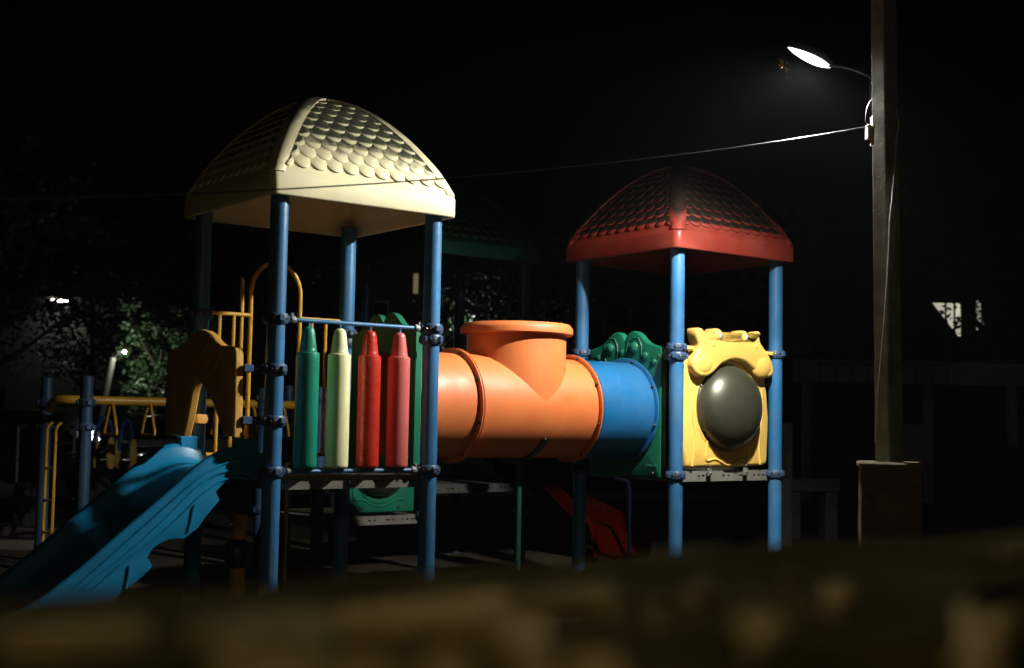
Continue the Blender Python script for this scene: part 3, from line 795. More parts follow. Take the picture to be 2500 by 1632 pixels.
bp_ = [WL(at(x, y, Y)) - Vector((3.137, 3.06, 0)) for x, y, Y in ((1500, 1168, 12.6), (1527, 1174, 12.6), (1536, 1195, 12.6), (1537, 1300, 12.6), (1537, 1400, 12.6))]
obj('bent_pole', B().tube(curve3(bp_, 4), .019, 10), mat('navy_paint', (.002, .006, .015), .7, spec=.1), P2)
# ------------------------------------------------------------------ overhead loop ladder at the left
OL = empty('overhead_ladder', LW(.27, 4.8), PSI, 'yellow overhead ladder of hanging loops between blue posts behind the slide', 'climbing frame')
for t in (.59, -.56): post(OL, 0, t, 1.76, [(1.52, 0), (1.30, 0)], matl=BLUE_SHADE)
post(OL, 2.52, .45, 1.76, [(1.52, 0)], matl=BLUE_SHADE); post(OL, 2.52, -.62, 1.76, [(1.52, 0)], matl=BLUE_SHADE)
BZ = 1.545
bp = [(-.06, .30, BZ - .09), (-.06, .16, BZ - .02), (-.02, .05, BZ)] + [(x, 0, BZ) for x in (.10, .6, 1.2, 1.8, 2.40)] + [(2.48, .05, BZ), (2.52, .16, BZ)]
obj('beam', B().tube(curve3(bp, 4), .043, 16), YBAR, OL)
obj('crossbar', B().tube([(0, .59, BZ - .05), (0, -.56, BZ - .05)], .018, 10), CLAMP, OL)
obj('crossbar', B().tube([(2.52, .45, BZ - .05), (2.52, -.62, BZ - .05)], .018, 10), CLAMP, OL)
loop = mesh('loop', B().tube(curve3([(0, .01, -.03), (0, .05, -.055), (0, .155, -.27), (0, .158, -.305), (0, .13, -.32), (0, -.13, -.32), (0, -.158, -.305), (0, -.155, -.27), (0, -.05, -.055), (0, -.01, -.03)], 4), .0145, 10), YBAR)
for x in (.43, .80, 1.16, 1.52, 1.88, 2.22):
    obj('loop', loop, None, OL, (x, 0, BZ))
for t in (.36, .10):
    obj('ladder_rail', B().tube([(-.05, t, 0), (-.05, t, 1.27), (-.03, t, 1.31), (.0, t, 1.33)], .0155, 10), YBAR, OL)
for z in (.3, .6, .9):
    obj('rung', B().tube([(-.05, .36, z), (-.05, .10, z)], .012, 8), YBAR, OL)
# ------------------------------------------------------------------ lamp post with its lit head
LAMP = at(1977, 139, 8.30)
PB = at(2171, 1129, 7.75); PT = at(2157, 0, 7.75)
lp = empty('street_lamp', (PB.x, PB.y, 0), 0, 'square concrete post with a glowing lamp head on a short arm beside the red roof', 'street lamp')
base = Vector((PB.x, PB.y, 0))
b = B()
zt = 6.6; z0 = PB.z
def pole_sec(z):
    f = (z - z0) / (PT.z - z0); c = PB.lerp(PT, f) - base; hwd = .0625 - .0045 * f
    out = []
    for q in range(4):
        a = radians(30) + q * pi / 2
        for da in (-.07, .07):
            out.append((c.x + hwd * 1.30 * cos(a + da + pi / 4), c.y + hwd * 1.30 * sin(a + da + pi / 4), z))
    return out
secs = [pole_sec(z0 - .02 + (zt - z0) * i / 10) for i in range(11)]
vs = [p for s_ in secs for p in s_]; fs = [(i * 8 + k, i * 8 + (k + 1) % 8, (i + 1) * 8 + (k + 1) % 8, (i + 1) * 8 + k) for i in range(10) for k in range(8)]
fs.append(tuple(80 + k for k in range(8)))
obj('pole', b.add(vs, fs), CONC, lp, angle=25)
# rough stone plinth
b = B(); nn = 14; hw_ = .172
for ax in range(4):
    R4 = Matrix.Rotation(ax * pi / 2 - .22, 4, 'Z')
    vs = []
    for j in range(nn + 1):
        for i in range(nn + 1):
            x = -hw_ + 2 * hw_ * i / nn; z = -.05 + (z0 + .05) * j / nn
            p = R4 @ Vector((x, -hw_, z))
            d = mnoise.noise(p * 9) * .012 + mnoise.noise(p * 30) * .005
            e = p.normalized() * d if False else Vector((p.x, p.y, 0)).normalized() * d
            vs.append(p + e)
    b.add(vs, [(j * (nn + 1) + i, j * (nn + 1) + i + 1, (j + 1) * (nn + 1) + i + 1, (j + 1) * (nn + 1) + i) for j in range(nn) for i in range(nn)])
obj('plinth', b, STONE, lp, angle=60)
obj('plinth_cap', B().bbox(-.186, .186, -.186, .186, z0 - .035, z0 + .002, .010, Matrix.Rotation(-.22, 4, 'Z')), STONE, lp)
# arm: a pipe clipped up the post and bent out to the lamp
a0 = at(2127, 300, 7.80) - base; a1 = at(2126, 190, 7.80) - base; a2 = at(2072, 168, 8.05) - base; a3 = at(2024, 162, 8.27) - base
obj('arm', B().tube(curve3([a0, a1 - Vector((0, 0, .05)), a1, a2, a3], 6), .008, 10), mat('arm_black', (.003, .003, .003), .9, spec=0.0), lp)
A_ = Vector((-cos(radians(27)), .12, sin(radians(27)))).normalized(); Wv = Vector((0.12, 1, 0)); Wv = (Wv - A_ * Wv.dot(A_)).normalized(); Nv = A_.cross(Wv).normalized()
if Nv.z > 0: Nv = -Nv
mtx = Matrix.Identity(4)
for j in range(3): mtx[j][0], mtx[j][1], mtx[j][2] = A_[j], Wv[j], -Nv[j]
mtx.translation = LAMP - base
def spear(k, zf):
    out = []
    for i in range(24):
        a = 2 * pi * i / 24
        x = .150 * cos(a); y = .080 * (1 if sin(a) > 0 else -1) * abs(sin(a)) ** 1.5 * (1.0 - .25 * cos(a))
        out.append(mtx @ Vector((x * k, y * k, zf)))
    return out
hb = B(); loops = [spear(1.06, -.004), spear(1.08, .010), spear(1.0, .030), spear(.75, .050), spear(.35, .060), spear(.02, .062)]
vs = [p for l in loops for p in l]; fs = [(i * 24 + k, i * 24 + (k + 1) % 24, (i + 1) * 24 + (k + 1) % 24, (i + 1) * 24 + k) for i in range(5) for k in range(24)]
head_ = obj('lamp_head', hb.add(vs, fs), mat('lamp_grey', (0.25, 0.26, 0.26), 0.4, metal=0.4), lp, angle=60)
hb = B(); loops = [spear(1.06, -.004), spear(1.02, -.010), spear(.85, -.019), spear(.55, -.025), spear(.02, -.027)]
vs = [p for l in loops for p in l]; fs = [(i * 24 + k, i * 24 + (k + 1) % 24, (i + 1) * 24 + (k + 1) % 24, (i + 1) * 24 + k) for i in range(4) for k in range(24)]
obj('lens', hb.add(vs, fs), emit('lamp_lens', (1, .98, .93), 2.6), head_, angle=60)
# road-light optics: a batwing spread, weak straight down, strong at 40 to 60 degrees, cut off towards the horizon
VA = [0, 10, 20, 28, 34, 38, 43, 48, 53, 58, 62, 66, 72, 80, 86, 90, 180]
CD = [600, 640, 760, 960, 1300, 1650, 2000, 1950, 1520, 1540, 1720, 900, 660, 210, 40, 8, 0]
ies = bpy.data.texts.new('lamp_optics')
ies.write('IESNA:LM-63-2002\nTILT=NONE\n1 -1 1 %d 1 1 2 0 0 0\n1 1 40\n%s\n0\n%s\n' % (len(VA), ' '.join(map(str, VA)), ' '.join(map(str, CD))))
kl = bpy.data.lights.new('lamp_light', 'POINT'); kl.shadow_soft_size = .045; kl.energy = KEY_W; kl.color = LAMP_C
kl.use_nodes = True; kt = kl.node_tree
kn = kt.nodes.new('ShaderNodeTexIES'); kn.mode = 'INTERNAL'; kn.ies = ies
kt.links.new(kn.outputs['Fac'], kt.nodes['Emission'].inputs['Strength'])
klo = bpy.data.objects.new('lamp_light', kl); COL.objects.link(klo); klo.parent = lp
nl = LW(-.26, .0, 0) - LW(0, 0, 0); nl.z = -.966
klo.location = LAMP - base + Nv * .085
klo.rotation_euler = nl.to_track_quat('-Z', 'Y').to_euler()
# box, conduit and cables on the post
jb = at(2120, 323, 7.74) - base
obj('junction_box', B().bbox(jb.x - .012, jb.x + .012, jb.y - .03, jb.y + .03, jb.z - .045, jb.z + .045, .004), WHITE, lp)
sp = at(2130, 320, 7.72) - base
obj('back_plate', B().bbox(sp.x - .006, sp.x + .004, sp.y - .03, sp.y + .03, sp.z - .09, sp.z + .09, .002), mat('timber_plate', (.25, .19, .10), .8), lp)
obj('lead', B().tube(curve3([at(2128, 242, 7.72) - base, at(2117, 265, 7.70) - base, at(2113, 295, 7.70) - base, at(2120, 314, 7.72) - base], 6), .0025, 6), WIRE, lp)
obj('white_cable', B().tube(curve3([at(2188, 268, 7.66) - base, at(2194, 300, 7.62) - base, at(2189, 340, 7.62) - base, at(2185, 400, 7.62) - base, at(2178, 480, 7.62) - base, at(2172, 540, 7.62) - base, at(2168, 640, 7.63) - base, at(2157, 800, 7.63) - base, at(2143, 960, 7.64) - base, at(2137, 1080, 7.66) - base], 6), .0032, 6), WHITEW, lp)
rb = B(); random.seed(3)
for k in range(5):
    c = at(2192 + random.uniform(-3, 5), 275 + 14 * k, 7.66) - base
    rb.tube(curve3([c + Vector((random.uniform(-.02, .02), random.uniform(-.02, .02), random.uniform(-.02, .03))) for _ in range(4)], 5), .003, 5)
obj('wire_tangle', rb, WIRE, lp)

# overhead cable sagging across the picture, passing in front of the cream roof
c0 = at(2129, 308, 7.72); c1 = at(-60, 489, 5.0); pts = []
for i in range(61):
    f = i / 60; p = c0.lerp(c1, f); p.z -= .16 * 4 * f * (1 - f) * .55
    pts.append(p)
tag(obj('overhead_cable', B().tube(pts, .0037, 8), mat('cable_black', (0.05, 0.05, 0.048), 0.5)), 'thin overhead cable slung from the lamp post across the front of the cream roof', 'cable')

# sprig of leaves caught in the lamplight
LEAF_Y = mat('dry_leaf', (0.42, 0.27, 0.07), .5, .3)
sc_ = at(1915, 158, 8.1)
sp_ = empty('leaf_sprig', sc_, 0, 'small sprig of dry golden leaves hanging beside the glowing lamp', 'twig')
obj('stem', B().tube([(-.05, .0, -.05), (-.02, 0, -.01), (.0, 0, .03), (.005, .02, .35), (-.06, .10, 1.5)], .0022, 5), DARK, sp_)
lm = mesh('leaf', B().add([(0, 0, 0), (.010, .006, .004), (.022, 0, 0), (.010, -.006, .004)], [(0, 1, 2), (0, 2, 3)]), LEAF_Y, 0)
random.seed(11)
for k in range(11):
    o = obj('leaf', lm, None, sp_, (random.uniform(-.035, .022), random.uniform(-.02, .02), random.uniform(-.03, .022)))
    o.rotation_euler = (random.uniform(-2, 2), random.uniform(-1.5, 1.5), random.uniform(0, 6))
o = obj('leaf', lm, None, sp_, (.012, 0, -.075)); o.rotation_euler = (.5, .8, 1)

# ------------------------------------------------------------------ the wall the picture is taken over
def on_z(px, py, z):
    a = at(px, py, 1.0) - Vector((0, 0, EYE)); k = (z - EYE) / a.z
    return a * k + Vector((0, 0, EYE))
WZ = 1.325
e0 = on_z(0, 1452, WZ); e1 = on_z(2500, 1282, WZ)
du = (e1 - e0); du.z = 0; du.normalize(); dv = Vector((du.y, -du.x, 0))      # dv points to the camera side
b = B(); na, nb = 150, 44; Wth = .46
def wpt(a, c, z): return e0 + du * a + dv * c + Vector((0, 0, z - e0.z))
def wh(a, c):
    q = Vector((a * 9, c * 9, 0)); return mnoise.noise(q) * .005 + mnoise.noise(q * 3.1) * .002
LA0, LA1 = -1.1, 2.6
vs = []
for j in range(nb + 1):
    for i in range(na + 1):
        a = LA0 + (LA1 - LA0) * i / na; c = Wth * j / nb
        edge = min(c, Wth - c)
        vs.append(wpt(a, c, WZ + wh(a, c) - .02 * max(0, 1 - edge / .03) ** 2))
b.add(vs, [(j * (na + 1) + i, j * (na + 1) + i + 1, (j + 1) * (na + 1) + i + 1, (j + 1) * (na + 1) + i) for j in range(nb) for i in range(na)])
for c in (0, Wth):
    vs = []
    for j in range(9):
        for i in range(na + 1):
            a = LA0 + (LA1 - LA0) * i / na; z = -.05 + (WZ - .02 + .05) * j / 8
            p = wpt(a, c, z) + dv * (mnoise.noise(Vector((a * 8, z * 8, c * 50))) * .008 if j < 8 else 0)
            if j == 8: p.z = WZ + wh(a, c) - .02
            vs.append(p)
    b.add(vs, [(j * (na + 1) + i, j * (na + 1) + i + 1, (j + 1) * (na + 1) + i + 1, (j + 1) * (na + 1) + i) for j in range(8) for i in range(na)])
WALL = mat('mottled_wall', (0.042, 0.036, 0.017), .9, .5, 9, .6, 60, spec=0.0)
DAPPLE = mat('light_dapple', (0.25, 0.205, 0.105), .9, .45, 16, .6, 60, spec=0.0)  # pale patches stand for dappled light falling on the wall top
DAPPLE_D = mat('dim_dapple', (0.15, 0.127, 0.066), .9, .5, 14, .6, 60, spec=0.0)  # dimmer dapples, light put into the colour as well
BW = tag(obj('boundary_wall', b, WALL, angle=60), 'rough wall top with dapples of light painted on it in front of the playground', 'wall')
BW['kind'] = 'thing'
random.seed(5)
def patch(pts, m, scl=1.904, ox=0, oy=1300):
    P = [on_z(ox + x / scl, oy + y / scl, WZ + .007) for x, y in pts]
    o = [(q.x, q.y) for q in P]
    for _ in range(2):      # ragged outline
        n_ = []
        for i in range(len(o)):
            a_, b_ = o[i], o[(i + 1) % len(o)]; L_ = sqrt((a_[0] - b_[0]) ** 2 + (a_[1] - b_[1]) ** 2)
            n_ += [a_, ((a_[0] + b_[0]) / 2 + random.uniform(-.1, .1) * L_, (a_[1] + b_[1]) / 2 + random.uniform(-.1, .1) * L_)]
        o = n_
    obj('dapple_patch', B().pillow(o, WZ + .011, WZ - .012, .003, lambda x, y, z: (x, y, z), back=False, steps=2), m, BW, angle=40)
patch([(860, 455), (1000, 430), (1200, 405), (1450, 395), (1560, 388), (1540, 470), (1480, 560), (1500, 650), (1050, 650), (985, 560), (1010, 500)], DAPPLE_D)
patch([(1590, 385), (1720, 365), (1900, 345), (2100, 325), (2300, 300), (2370, 305), (2340, 400), (2200, 420), (1990, 430), (1970, 470), (1890, 500), (1860, 430), (1700, 440), (1600, 430)], DAPPLE)
patch([(1540, 600), (1640, 560), (1740, 590), (1850, 630), (1900, 660), (1540, 660)], DAPPLE_D)
patch([(1980, 590), (2080, 560), (2170, 620), (2180, 660), (1960, 660)], DAPPLE)
patch([(0, 480), (200, 462), (430, 455), (700, 445), (690, 485), (420, 520), (160, 540), (0, 560)], DAPPLE_D)
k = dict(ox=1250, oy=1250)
patch([(0, 395), (200, 365), (480, 345), (495, 455), (440, 440), (390, 415), (200, 430), (0, 440)], DAPPLE_D, **k)
patch([(0, 480), (70, 520), (165, 540), (175, 640), (160, 750), (0, 750)], DAPPLE, **k)
patch([(1020, 490), (1110, 480), (1240, 500), (1222, 600), (1180, 650), (1130, 690), (1085, 620)], DAPPLE, **k)
patch([(840, 340), (920, 325), (905, 420), (860, 440), (800, 445)], DAPPLE_D, **k)
patch([(1255, 300), (1325, 285), (1320, 400), (1275, 400)], DAPPLE_D, **k)
patch([(1440, 370), (1565, 350), (1535, 450), (1490, 455)], DAPPLE, **k)
patch([(2055, 440), (2160, 425), (2205, 500), (2255, 470), (2310, 430), (2420, 330), (2420, 420), (2345, 500), (2300, 620), (2285, 750), (2085, 750), (2095, 600)], DAPPLE, **k)
patch([(250, 690), (360, 700), (500, 650), (525, 750), (260, 750)], DAPPLE, **k)
patch([(640, 435), (705, 420), (700, 485), (650, 480)], DAPPLE_D, **k)
patch([(2180, 190), (2290, 180), (2420, 160), (2420, 195), (2290, 215)], DAPPLE_D, **k)
patch([(1330, 440), (1410, 430), (1390, 540), (1350, 520)], DAPPLE_D, **k)
# ------------------------------------------------------------------ background
BARK = mat('bark', (0.045, 0.035, 0.025), .9, .3, 8, .5, 40)
LEAF = mat('foliage', (0.045, 0.085, 0.030), .5, .4, 3, 0)
LEAF_D = mat('dark_foliage', (0.022, 0.045, 0.018), .55, .4, 3, 0)
DWALL = mat('dark_render', (0.05, 0.05, 0.045), .9, .3, 2, .3, 20)
PWALL = mat('pale_render', (0.34, 0.35, 0.32), .85, .25, 1.5, .3, 20, streak=True)
DCONC = mat('dim_concrete', (.075, .073, .060), .9, .35, 4, .5, 40)
ROOFM = mat('dark_roof', (0.02, 0.02, 0.022), .8)
def tree(x, y, h, cr, label, m, n=2200, leaf=.16, group='trees beyond the playground', seed=1, lo=.45, lean=0.0):
    rnd = random.Random(seed)
    r = empty('tree', (x, y, 0), 0, label, 'tree', group)
    b = B(); tips = []
    top = Vector((lean * h, 0, h * .72))
    b.tube(curve3([(0, 0, -.1), (lean * h * .3 + .05, .03, h * .3), top]), [.16 * h / 6 * (1 - .75 * i / 10) for i in range(11)], 8)
    for k in range(9):
        f = .38 + .6 * k / 9; s0 = Vector((lean * h * f * .7, 0, h * .72 * f)); a = k * 2.4 + rnd.uniform(-.4, .4)
        e = s0 + Vector((cos(a) * cr * rnd.uniform(.6, .95), sin(a) * cr * rnd.uniform(.6, .95), h * rnd.uniform(.10, .28)))
        b.tube(curve3([s0, s0.lerp(e, .5) + Vector((0, 0, -.08)), e], 4), [.06 * h / 6 * (1 - .8 * i / 8) for i in range(9)], 6)
        tips.append(e); tips.append(s0.lerp(e, .6))
    tips.append(top + Vector((0, 0, h * .15)))
    obj('trunk', b, BARK, r, angle=60)
    cb = B(); cl = []
    for tp in tips:
        for _ in range(5): cl.append(tp + Vector((rnd.gauss(0, 1), rnd.gauss(0, 1), rnd.gauss(0, .7))) * cr * .26)
    vs, fs = [], []
    for k in range(n):
        c = rnd.choice(cl) + Vector((rnd.gauss(0, 1), rnd.gauss(0, 1), rnd.gauss(0, .8))) * cr * .11
        if c.z < h * lo * .6: continue
        d1 = Vector((rnd.gauss(0, 1), rnd.gauss(0, 1), rnd.gauss(0, .6))).normalized(); d2 = d1.orthogonal().normalized()
        d2 = (Matrix.Rotation(rnd.uniform(0, 6.28), 3, d1) @ d2)
        L_ = leaf * rnd.uniform(.6, 1.3); o = len(vs)
        vs += [c - d1 * L_ * .5, c + d2 * L_ * .25, c + d1 * L_ * .5, c - d2 * L_ * .25]; fs.append((o, o + 1, o + 2, o + 3))
    kind(obj('crown', cb.add(vs, fs), m, r, angle=0, recalc=False), 'stuff')
    return r
def far_lamp(px, py, Y, watts, label, lean=0.0, arm=.35, col=(.95, 1.0, .92), rb=.07, glow=60):
    h = at(px, py, Y)
    r = empty('far_lamp', (h.x - lean, h.y, 0), 0, label, 'street lamp', 'lit lamps beyond the playground')
    obj('pole', B().tube([(-arm - .42 * (lean > 0), 0, -.05), (-arm, 0, h.z - .12)], .06, 8), mat('far_pole', (.07, .07, .055), .8), r)
    obj('bracket', B().tube([(-arm, 0, h.z - .14), (-arm * .3, -.03, h.z - .02), (lean, -.08, h.z + .05)], .015, 6), DARK, r)
    obj('bulb', B().ball((lean, -.08, h.z), rb, 12, 8), emit('lit_bulb', col, glow), r)
    if watts:
        l = bpy.data.lights.new('bulb_light', 'POINT'); l.energy = watts; l.color = col; l.shadow_soft_size = .08
        lo = bpy.data.objects.new('bulb_light', l); COL.objects.link(lo); lo.parent = r; lo.location = (lean, -.25, h.z - .05)
    return r
FL = far_lamp(307, 860, 26, 36, 'white lamp on a leaning pole beside the lit green tree at the left', .05, .20, rb=.032, glow=120)
far_lamp(1121, 797, 42, 40, 'tiny white lamp far off between the cream tower and the orange chimney', 0, .05, (1, 1, .97), .085, 40)
# trees
c = at(352, 900, 26.6); tree(c.x + .28, c.y + .22, 3.8, .85, 'green tree with its leaves lit up by the white lamp at the left', LEAF, 4500, .13, None, 21, .3)
c = at(225, 800, 36); tree(c.x, c.y, 6.0, 1.5, 'pale lit tree in front of the eave light at the far left', LEAF, 3500, .17, None, 5)
c = at(60, 800, 30); tree(c.x - 1, c.y, 8.0, 2.8, 'tall dark tree at the left end of the playground', LEAF_D, 3500, .2, None, 8)
c = at(560, 800, 36); tree(c.x, c.y, 8.5, 3.4, 'broad dark tree behind the arch barrier', LEAF_D, 4000, .22, None, 13)
c = at(1200, 700, 40); tree(c.x, c.y + 1.0, 7.6, 2.6, 'dark tree by the tiny white lamp behind the orange chimney', LEAF, 3500, .2, None, 31, .3)
c = at(1420, 760, 38); tree(c.x, c.y, 7.2, 2.6, 'dark tree before the grey block behind the red roofed tower', LEAF_D, 3500, .2, None, 37)
c = at(2440, 800, 26); tree(c.x, c.y, 7.0, 2.2, 'sparse dark tree with branches across the lit windows', LEAF_D, 1500, .17, None, 41, .2, -.06)
c = at(1800, 700, 44); tree(c.x, c.y, 9.5, 3.6, 'big dark tree behind the red dome and the lamp post', LEAF_D, 4000, .25, None, 47)

def wall_box(b, x0, x1, y0, y1, z0, z1): b.box(x0, x1, y0, y1, z0, z1)
def gable(b, x0, x1, y0, y1, z, rise, ov=.4, th=.14):
    xm = (x0 + x1) / 2
    pr = [(x0 - ov, z - rise * ov / (xm - x0)), (xm, z + rise), (x1 + ov, z - rise * ov / (xm - x0)), (x1 + ov, z - rise * ov / (xm - x0) + th), (xm, z + rise + th), (x0 - ov, z - rise * ov / (xm - x0) + th)]
    vs = [(x, y0 - ov, zz) for x, zz in pr] + [(x, y1 + ov, zz) for x, zz in pr]
    b.add(vs, [(0, 1, 4, 5), (1, 2, 3, 4), (6, 11, 10, 7), (7, 10, 9, 8)] + [(i, (i + 1) % 6, 6 + (i + 1) % 6, 6 + i) for i in range(6)])
# house with a lit eave strip, far left
q = at(150, 735, 38); hz = q.z
hs = empty('house', (q.x, 38, 0), 0, 'dark house at the far left with a strip light under its eave', 'house')
obj('wall', B().box(-4, 2.2, .6, 6, 0, hz + .1), DWALL, hs, angle=0)
rb = B(); gable(rb, -4, 2.2, .6, 6, hz + .25, 1.3); obj('roof', rb, ROOFM, hs, angle=0)
obj('eave', B().box(-4.3, 2.4, -.1, .6, hz + .10, hz + .2), DWALL, hs, angle=0)
for x0, x1 in ((-.34, -.06), (.02, .32)):
    obj('strip_light', B().box(x0, x1, .1, .22, hz - .03, hz + .06), emit('strip_glow', (1, .95, .8), 9), hs, angle=0)
l = bpy.data.lights.new('strip_lamp', 'AREA'); l.energy = 14; l.size = .6; l.size_y = .1; l.shape = 'RECTANGLE'; l.color = (1, .95, .82)
lo = bpy.data.objects.new('strip_lamp', l); COL.objects.link(lo); lo.parent = hs; lo.location = (0, .05, hz - .06)
for x in (-2.6, .9): obj('window', B().box(x, x + .8, .57, .62, 1.0, 2.1), BLACK, hs, angle=0)

# house with lit windows at the right, a dark shed roof in front
q = at(2315, 778, 30)
h2 = empty('house', (q.x, 30.3, 0), 0, 'dark house at the right with two lit upper windows', 'house')
def lit_window(parent, px0, px1, py0, py1, Y, strength, bars):
    a = at(px0, py1, Y) - Vector((h2.location.x, h2.location.y, 0)); b2 = at(px1, py0, Y) - Vector((h2.location.x, h2.location.y, 0))
    wn = B(); fw = .04
    for x0, x1, z0, z1 in ((a.x - fw, b2.x + fw, a.z - fw, a.z), (a.x - fw, b2.x + fw, b2.z, b2.z + fw), (a.x - fw, a.x, a.z, b2.z), (b2.x, b2.x + fw, a.z, b2.z)):
        wn.box(x0, x1, -.33, -.24, z0, z1)
    for f in bars:
        x = a.x + (b2.x - a.x) * f; wn.box(x - .015, x + .015, -.325, -.26, a.z, b2.z)
    W_ = obj('window', wn, DARK, parent, angle=0)
    pm = emit('lit_pane', (1, .95, .76), strength); tn = pm.node_tree
    nq = tn.nodes.new('ShaderNodeTexNoise'); nq.inputs['Scale'].default_value = 2.6; nq.inputs['Detail'].default_value = 5
    gq = tn.nodes.new('ShaderNodeNewGeometry'); tn.links.new(gq.outputs['Position'], nq.inputs['Vector'])
    rq = tn.nodes.new('ShaderNodeMapRange'); rq.inputs['From Min'].default_value = .35; rq.inputs['From Max'].default_value = .65; rq.inputs['To Min'].default_value = strength * .45; rq.inputs['To Max'].default_value = strength * 1.1
    tn.links.new(nq.outputs['Fac'], rq.inputs[0]); tn.links.new(rq.outputs[0], tn.nodes['Principled BSDF'].inputs['Emission Strength'])
    obj('pane', B().box(a.x, b2.x, -.265, -.255, a.z, b2.z), pm, W_, angle=0)
lit_window(h2, 2268, 2346, 741, 820, 30, .62, (.52, .80)); lit_window(h2, 2383, 2412, 735, 806, 30, .28, (.5,))
obj('wall', B().box(-3.2, 5, -.25, 5, 0, q.z + 2.2), mat('night_wall', (.03, .03, .028), .9), h2, angle=0)
rb = B(); gable(rb, -3.2, 5, -.25, 5, q.z + 2.2, 1.2); obj('roof', rb, ROOFM, h2, angle=0)
A1 = at(2255, 712, 27); A2 = at(2346, 830, 27)
sh = empty('shed', (A1.x, 27, 0), 0, 'black shed whose sloping roof cuts across the lit window', 'shed')
sl = B(); p1 = Vector((0, 0, A1.z)); p2 = Vector((A2.x - A1.x, 0, A2.z)); p0 = Vector((-2.4, 0, A1.z + 2.4 * (A1.z - A2.z) / (A2.x - A1.x) * .3))
pr = [(p0.x, p0.z), (p1.x, p1.z), (p2.x, p2.z), (p2.x + .5, p2.z - .2), (p2.x + .5, p2.z - .32), (p0.x, p2.z - .32)]
vs = [(x, 0, z) for x, z in pr] + [(x, 2.5, z) for x, z in pr]
sl.add(vs, [tuple(range(6))[::-1], tuple(range(6, 12))] + [(i, (i + 1) % 6, 6 + (i + 1) % 6, 6 + i) for i in range(6)])
obj('roof', sl, ROOFM, sh, angle=0)
obj('wall', B().box(p0.x + .2, p2.x + .3, .2, 2.3, 0, p2.z - .33), mat('shed_wall', (.02, .02, .02), .9), sh, angle=0)

# low pavilion with a pale fascia behind the lamp post
q0 = at(1940, 878, 24); q1 = at(2520, 893, 24)
pv = empty('pavilion', (q0.x, 24, 0), 0, 'low open pavilion with a pale fascia band and thin columns behind the lamp post', 'pavilion')
zt_, zb_ = q0.z, at(1940, 932, 24).z
fb = B(); fb.box(0, q1.x - q0.x, 0, .12, zb_, zt_); obj('fascia', fb, PWALL, pv, angle=0)
obj('roof', B().box(-.2, q1.x - q0.x + .3, -.06, 5, zt_ + .003, zt_ + .10), ROOFM, pv, angle=0)
for px in (1975, 2275, 2480):
    x = at(px, 1000, 24).x - q0.x
    obj('column', B().box(x - .07, x + .07, .13, .27, 0, zb_ + .02), PWALL, pv, angle=0)
obj('back_wall', B().box(0, q1.x - q0.x, 4.6, 4.8, 0, zt_ - .01), DWALL, pv, angle=0)
gb_ = B()
for k in range(9):
    x = .45 + k * .30; gb_.tube([(x, -.10, zb_ - .3), (x, -.10, zt_ - .05)], .012, 6)
gb_.tube([(.4, -.10, zt_ - .06), (2.95, -.10, zt_ - .06)], .014, 6); gb_.tube([(.4, -.10, zb_ - .25), (2.95, -.10, zb_ - .25)], .014, 6)
obj('grille', gb_, DARK, pv)
# pale cabinet, block wall, bench at the right
a = at(2212, 1130, 17); b2 = at(2271, 1038, 17)
cb = empty('cabinet', (a.x, 17, 0), 0, 'pale metal cabinet on a post just right of the lamp post', 'cabinet')
obj('box', B().bbox(0, b2.x - a.x, 0, .25, a.z, b2.z, .01), PWALL, cb); obj('door', B().bbox(.02, b2.x - a.x - .02, -.012, -.002, a.z + .02, b2.z - .02, .003), PWALL, cb)
obj('stand', B().box(.08, b2.x - a.x - .08, .06, .2, -.05, a.z - .002), DWALL, cb, angle=0)
a = at(2300, 1155, 21); b2 = at(2530, 1088, 21)
tag(obj('low_wall', B().bbox(0, b2.x - a.x + 1, 0, .2, -.05, b2.z, .02), DWALL, None, (a.x, 21, 0)), 'dim low wall at the far right behind the cabinet', 'wall')['kind'] = 'thing'
a = at(1908, 1160, 15); b2 = at(1936, 1033, 15)
tag(obj('gate_pier', B().bbox(0, b2.x - a.x, 0, .2, -.05, b2.z, .012), DCONC, None, (a.x, 15, 0)), 'narrow dim pier just right of the yellow face panel', 'pier')
a = at(1922, 1200, 16); b2 = at(2052, 1172, 16)
bn = empty('bench', (a.x, 16, 0), 0, 'plain concrete bench between the red roofed tower and the lamp post', 'bench')
obj('seat', B().bbox(0, b2.x - a.x, 0, .42, a.z, b2.z, .012), DCONC, bn)
for x in (.0, b2.x - a.x - .2): obj('support', B().bbox(x + .02, x + .18, .04, .38, -.05, a.z - .002, .01), DCONC, bn)
# grey block far behind
q = at(1080, 640, 48); q2 = at(1500, 640, 48)
gb2 = empty('apartment_block', (q.x - 4, 48, 0), 0, 'dim grey block with one lit window far behind the orange chimney', 'building')
obj('wall', B().box(0, q2.x - q.x + 6, 0, 6, 0, q.z + .8), DWALL, gb2, angle=0)
obj('roof', B().box(-.3, q2.x - q.x + 6.3, -.3, 6.3, q.z + .803, q.z + 1.0), ROOFM, gb2, angle=0)
for k in range(5):
    for zz in (2.0, 4.6):
        x = 1.0 + k * 2.3; lit = (k == 1 and zz > 4) 
        wn = B()
        for x0, x1, z0, z1 in ((x, x + 1, zz, zz + .06), (x, x + 1, zz + 1.14, zz + 1.2), (x, x + .06, zz + .06, zz + 1.14), (x + .94, x + 1, zz + .06, zz + 1.14)): wn.box(x0, x1, -.06, -.003, z0, z1)
        W_ = obj('window', wn, PWALL, gb2, angle=0)
        obj('pane', B().box(x + .062, x + .938, -.03, -.02, zz + .062, zz + 1.138), BLACK, W_, angle=0)
q = at(1013, 690, 47.5); wn = B().box(-.12, .12, 0, .03, -.42, .42)
W_ = obj('window', wn, DARK, gb2, (q.x - gb2.location.x, -.06, q.z), angle=0)
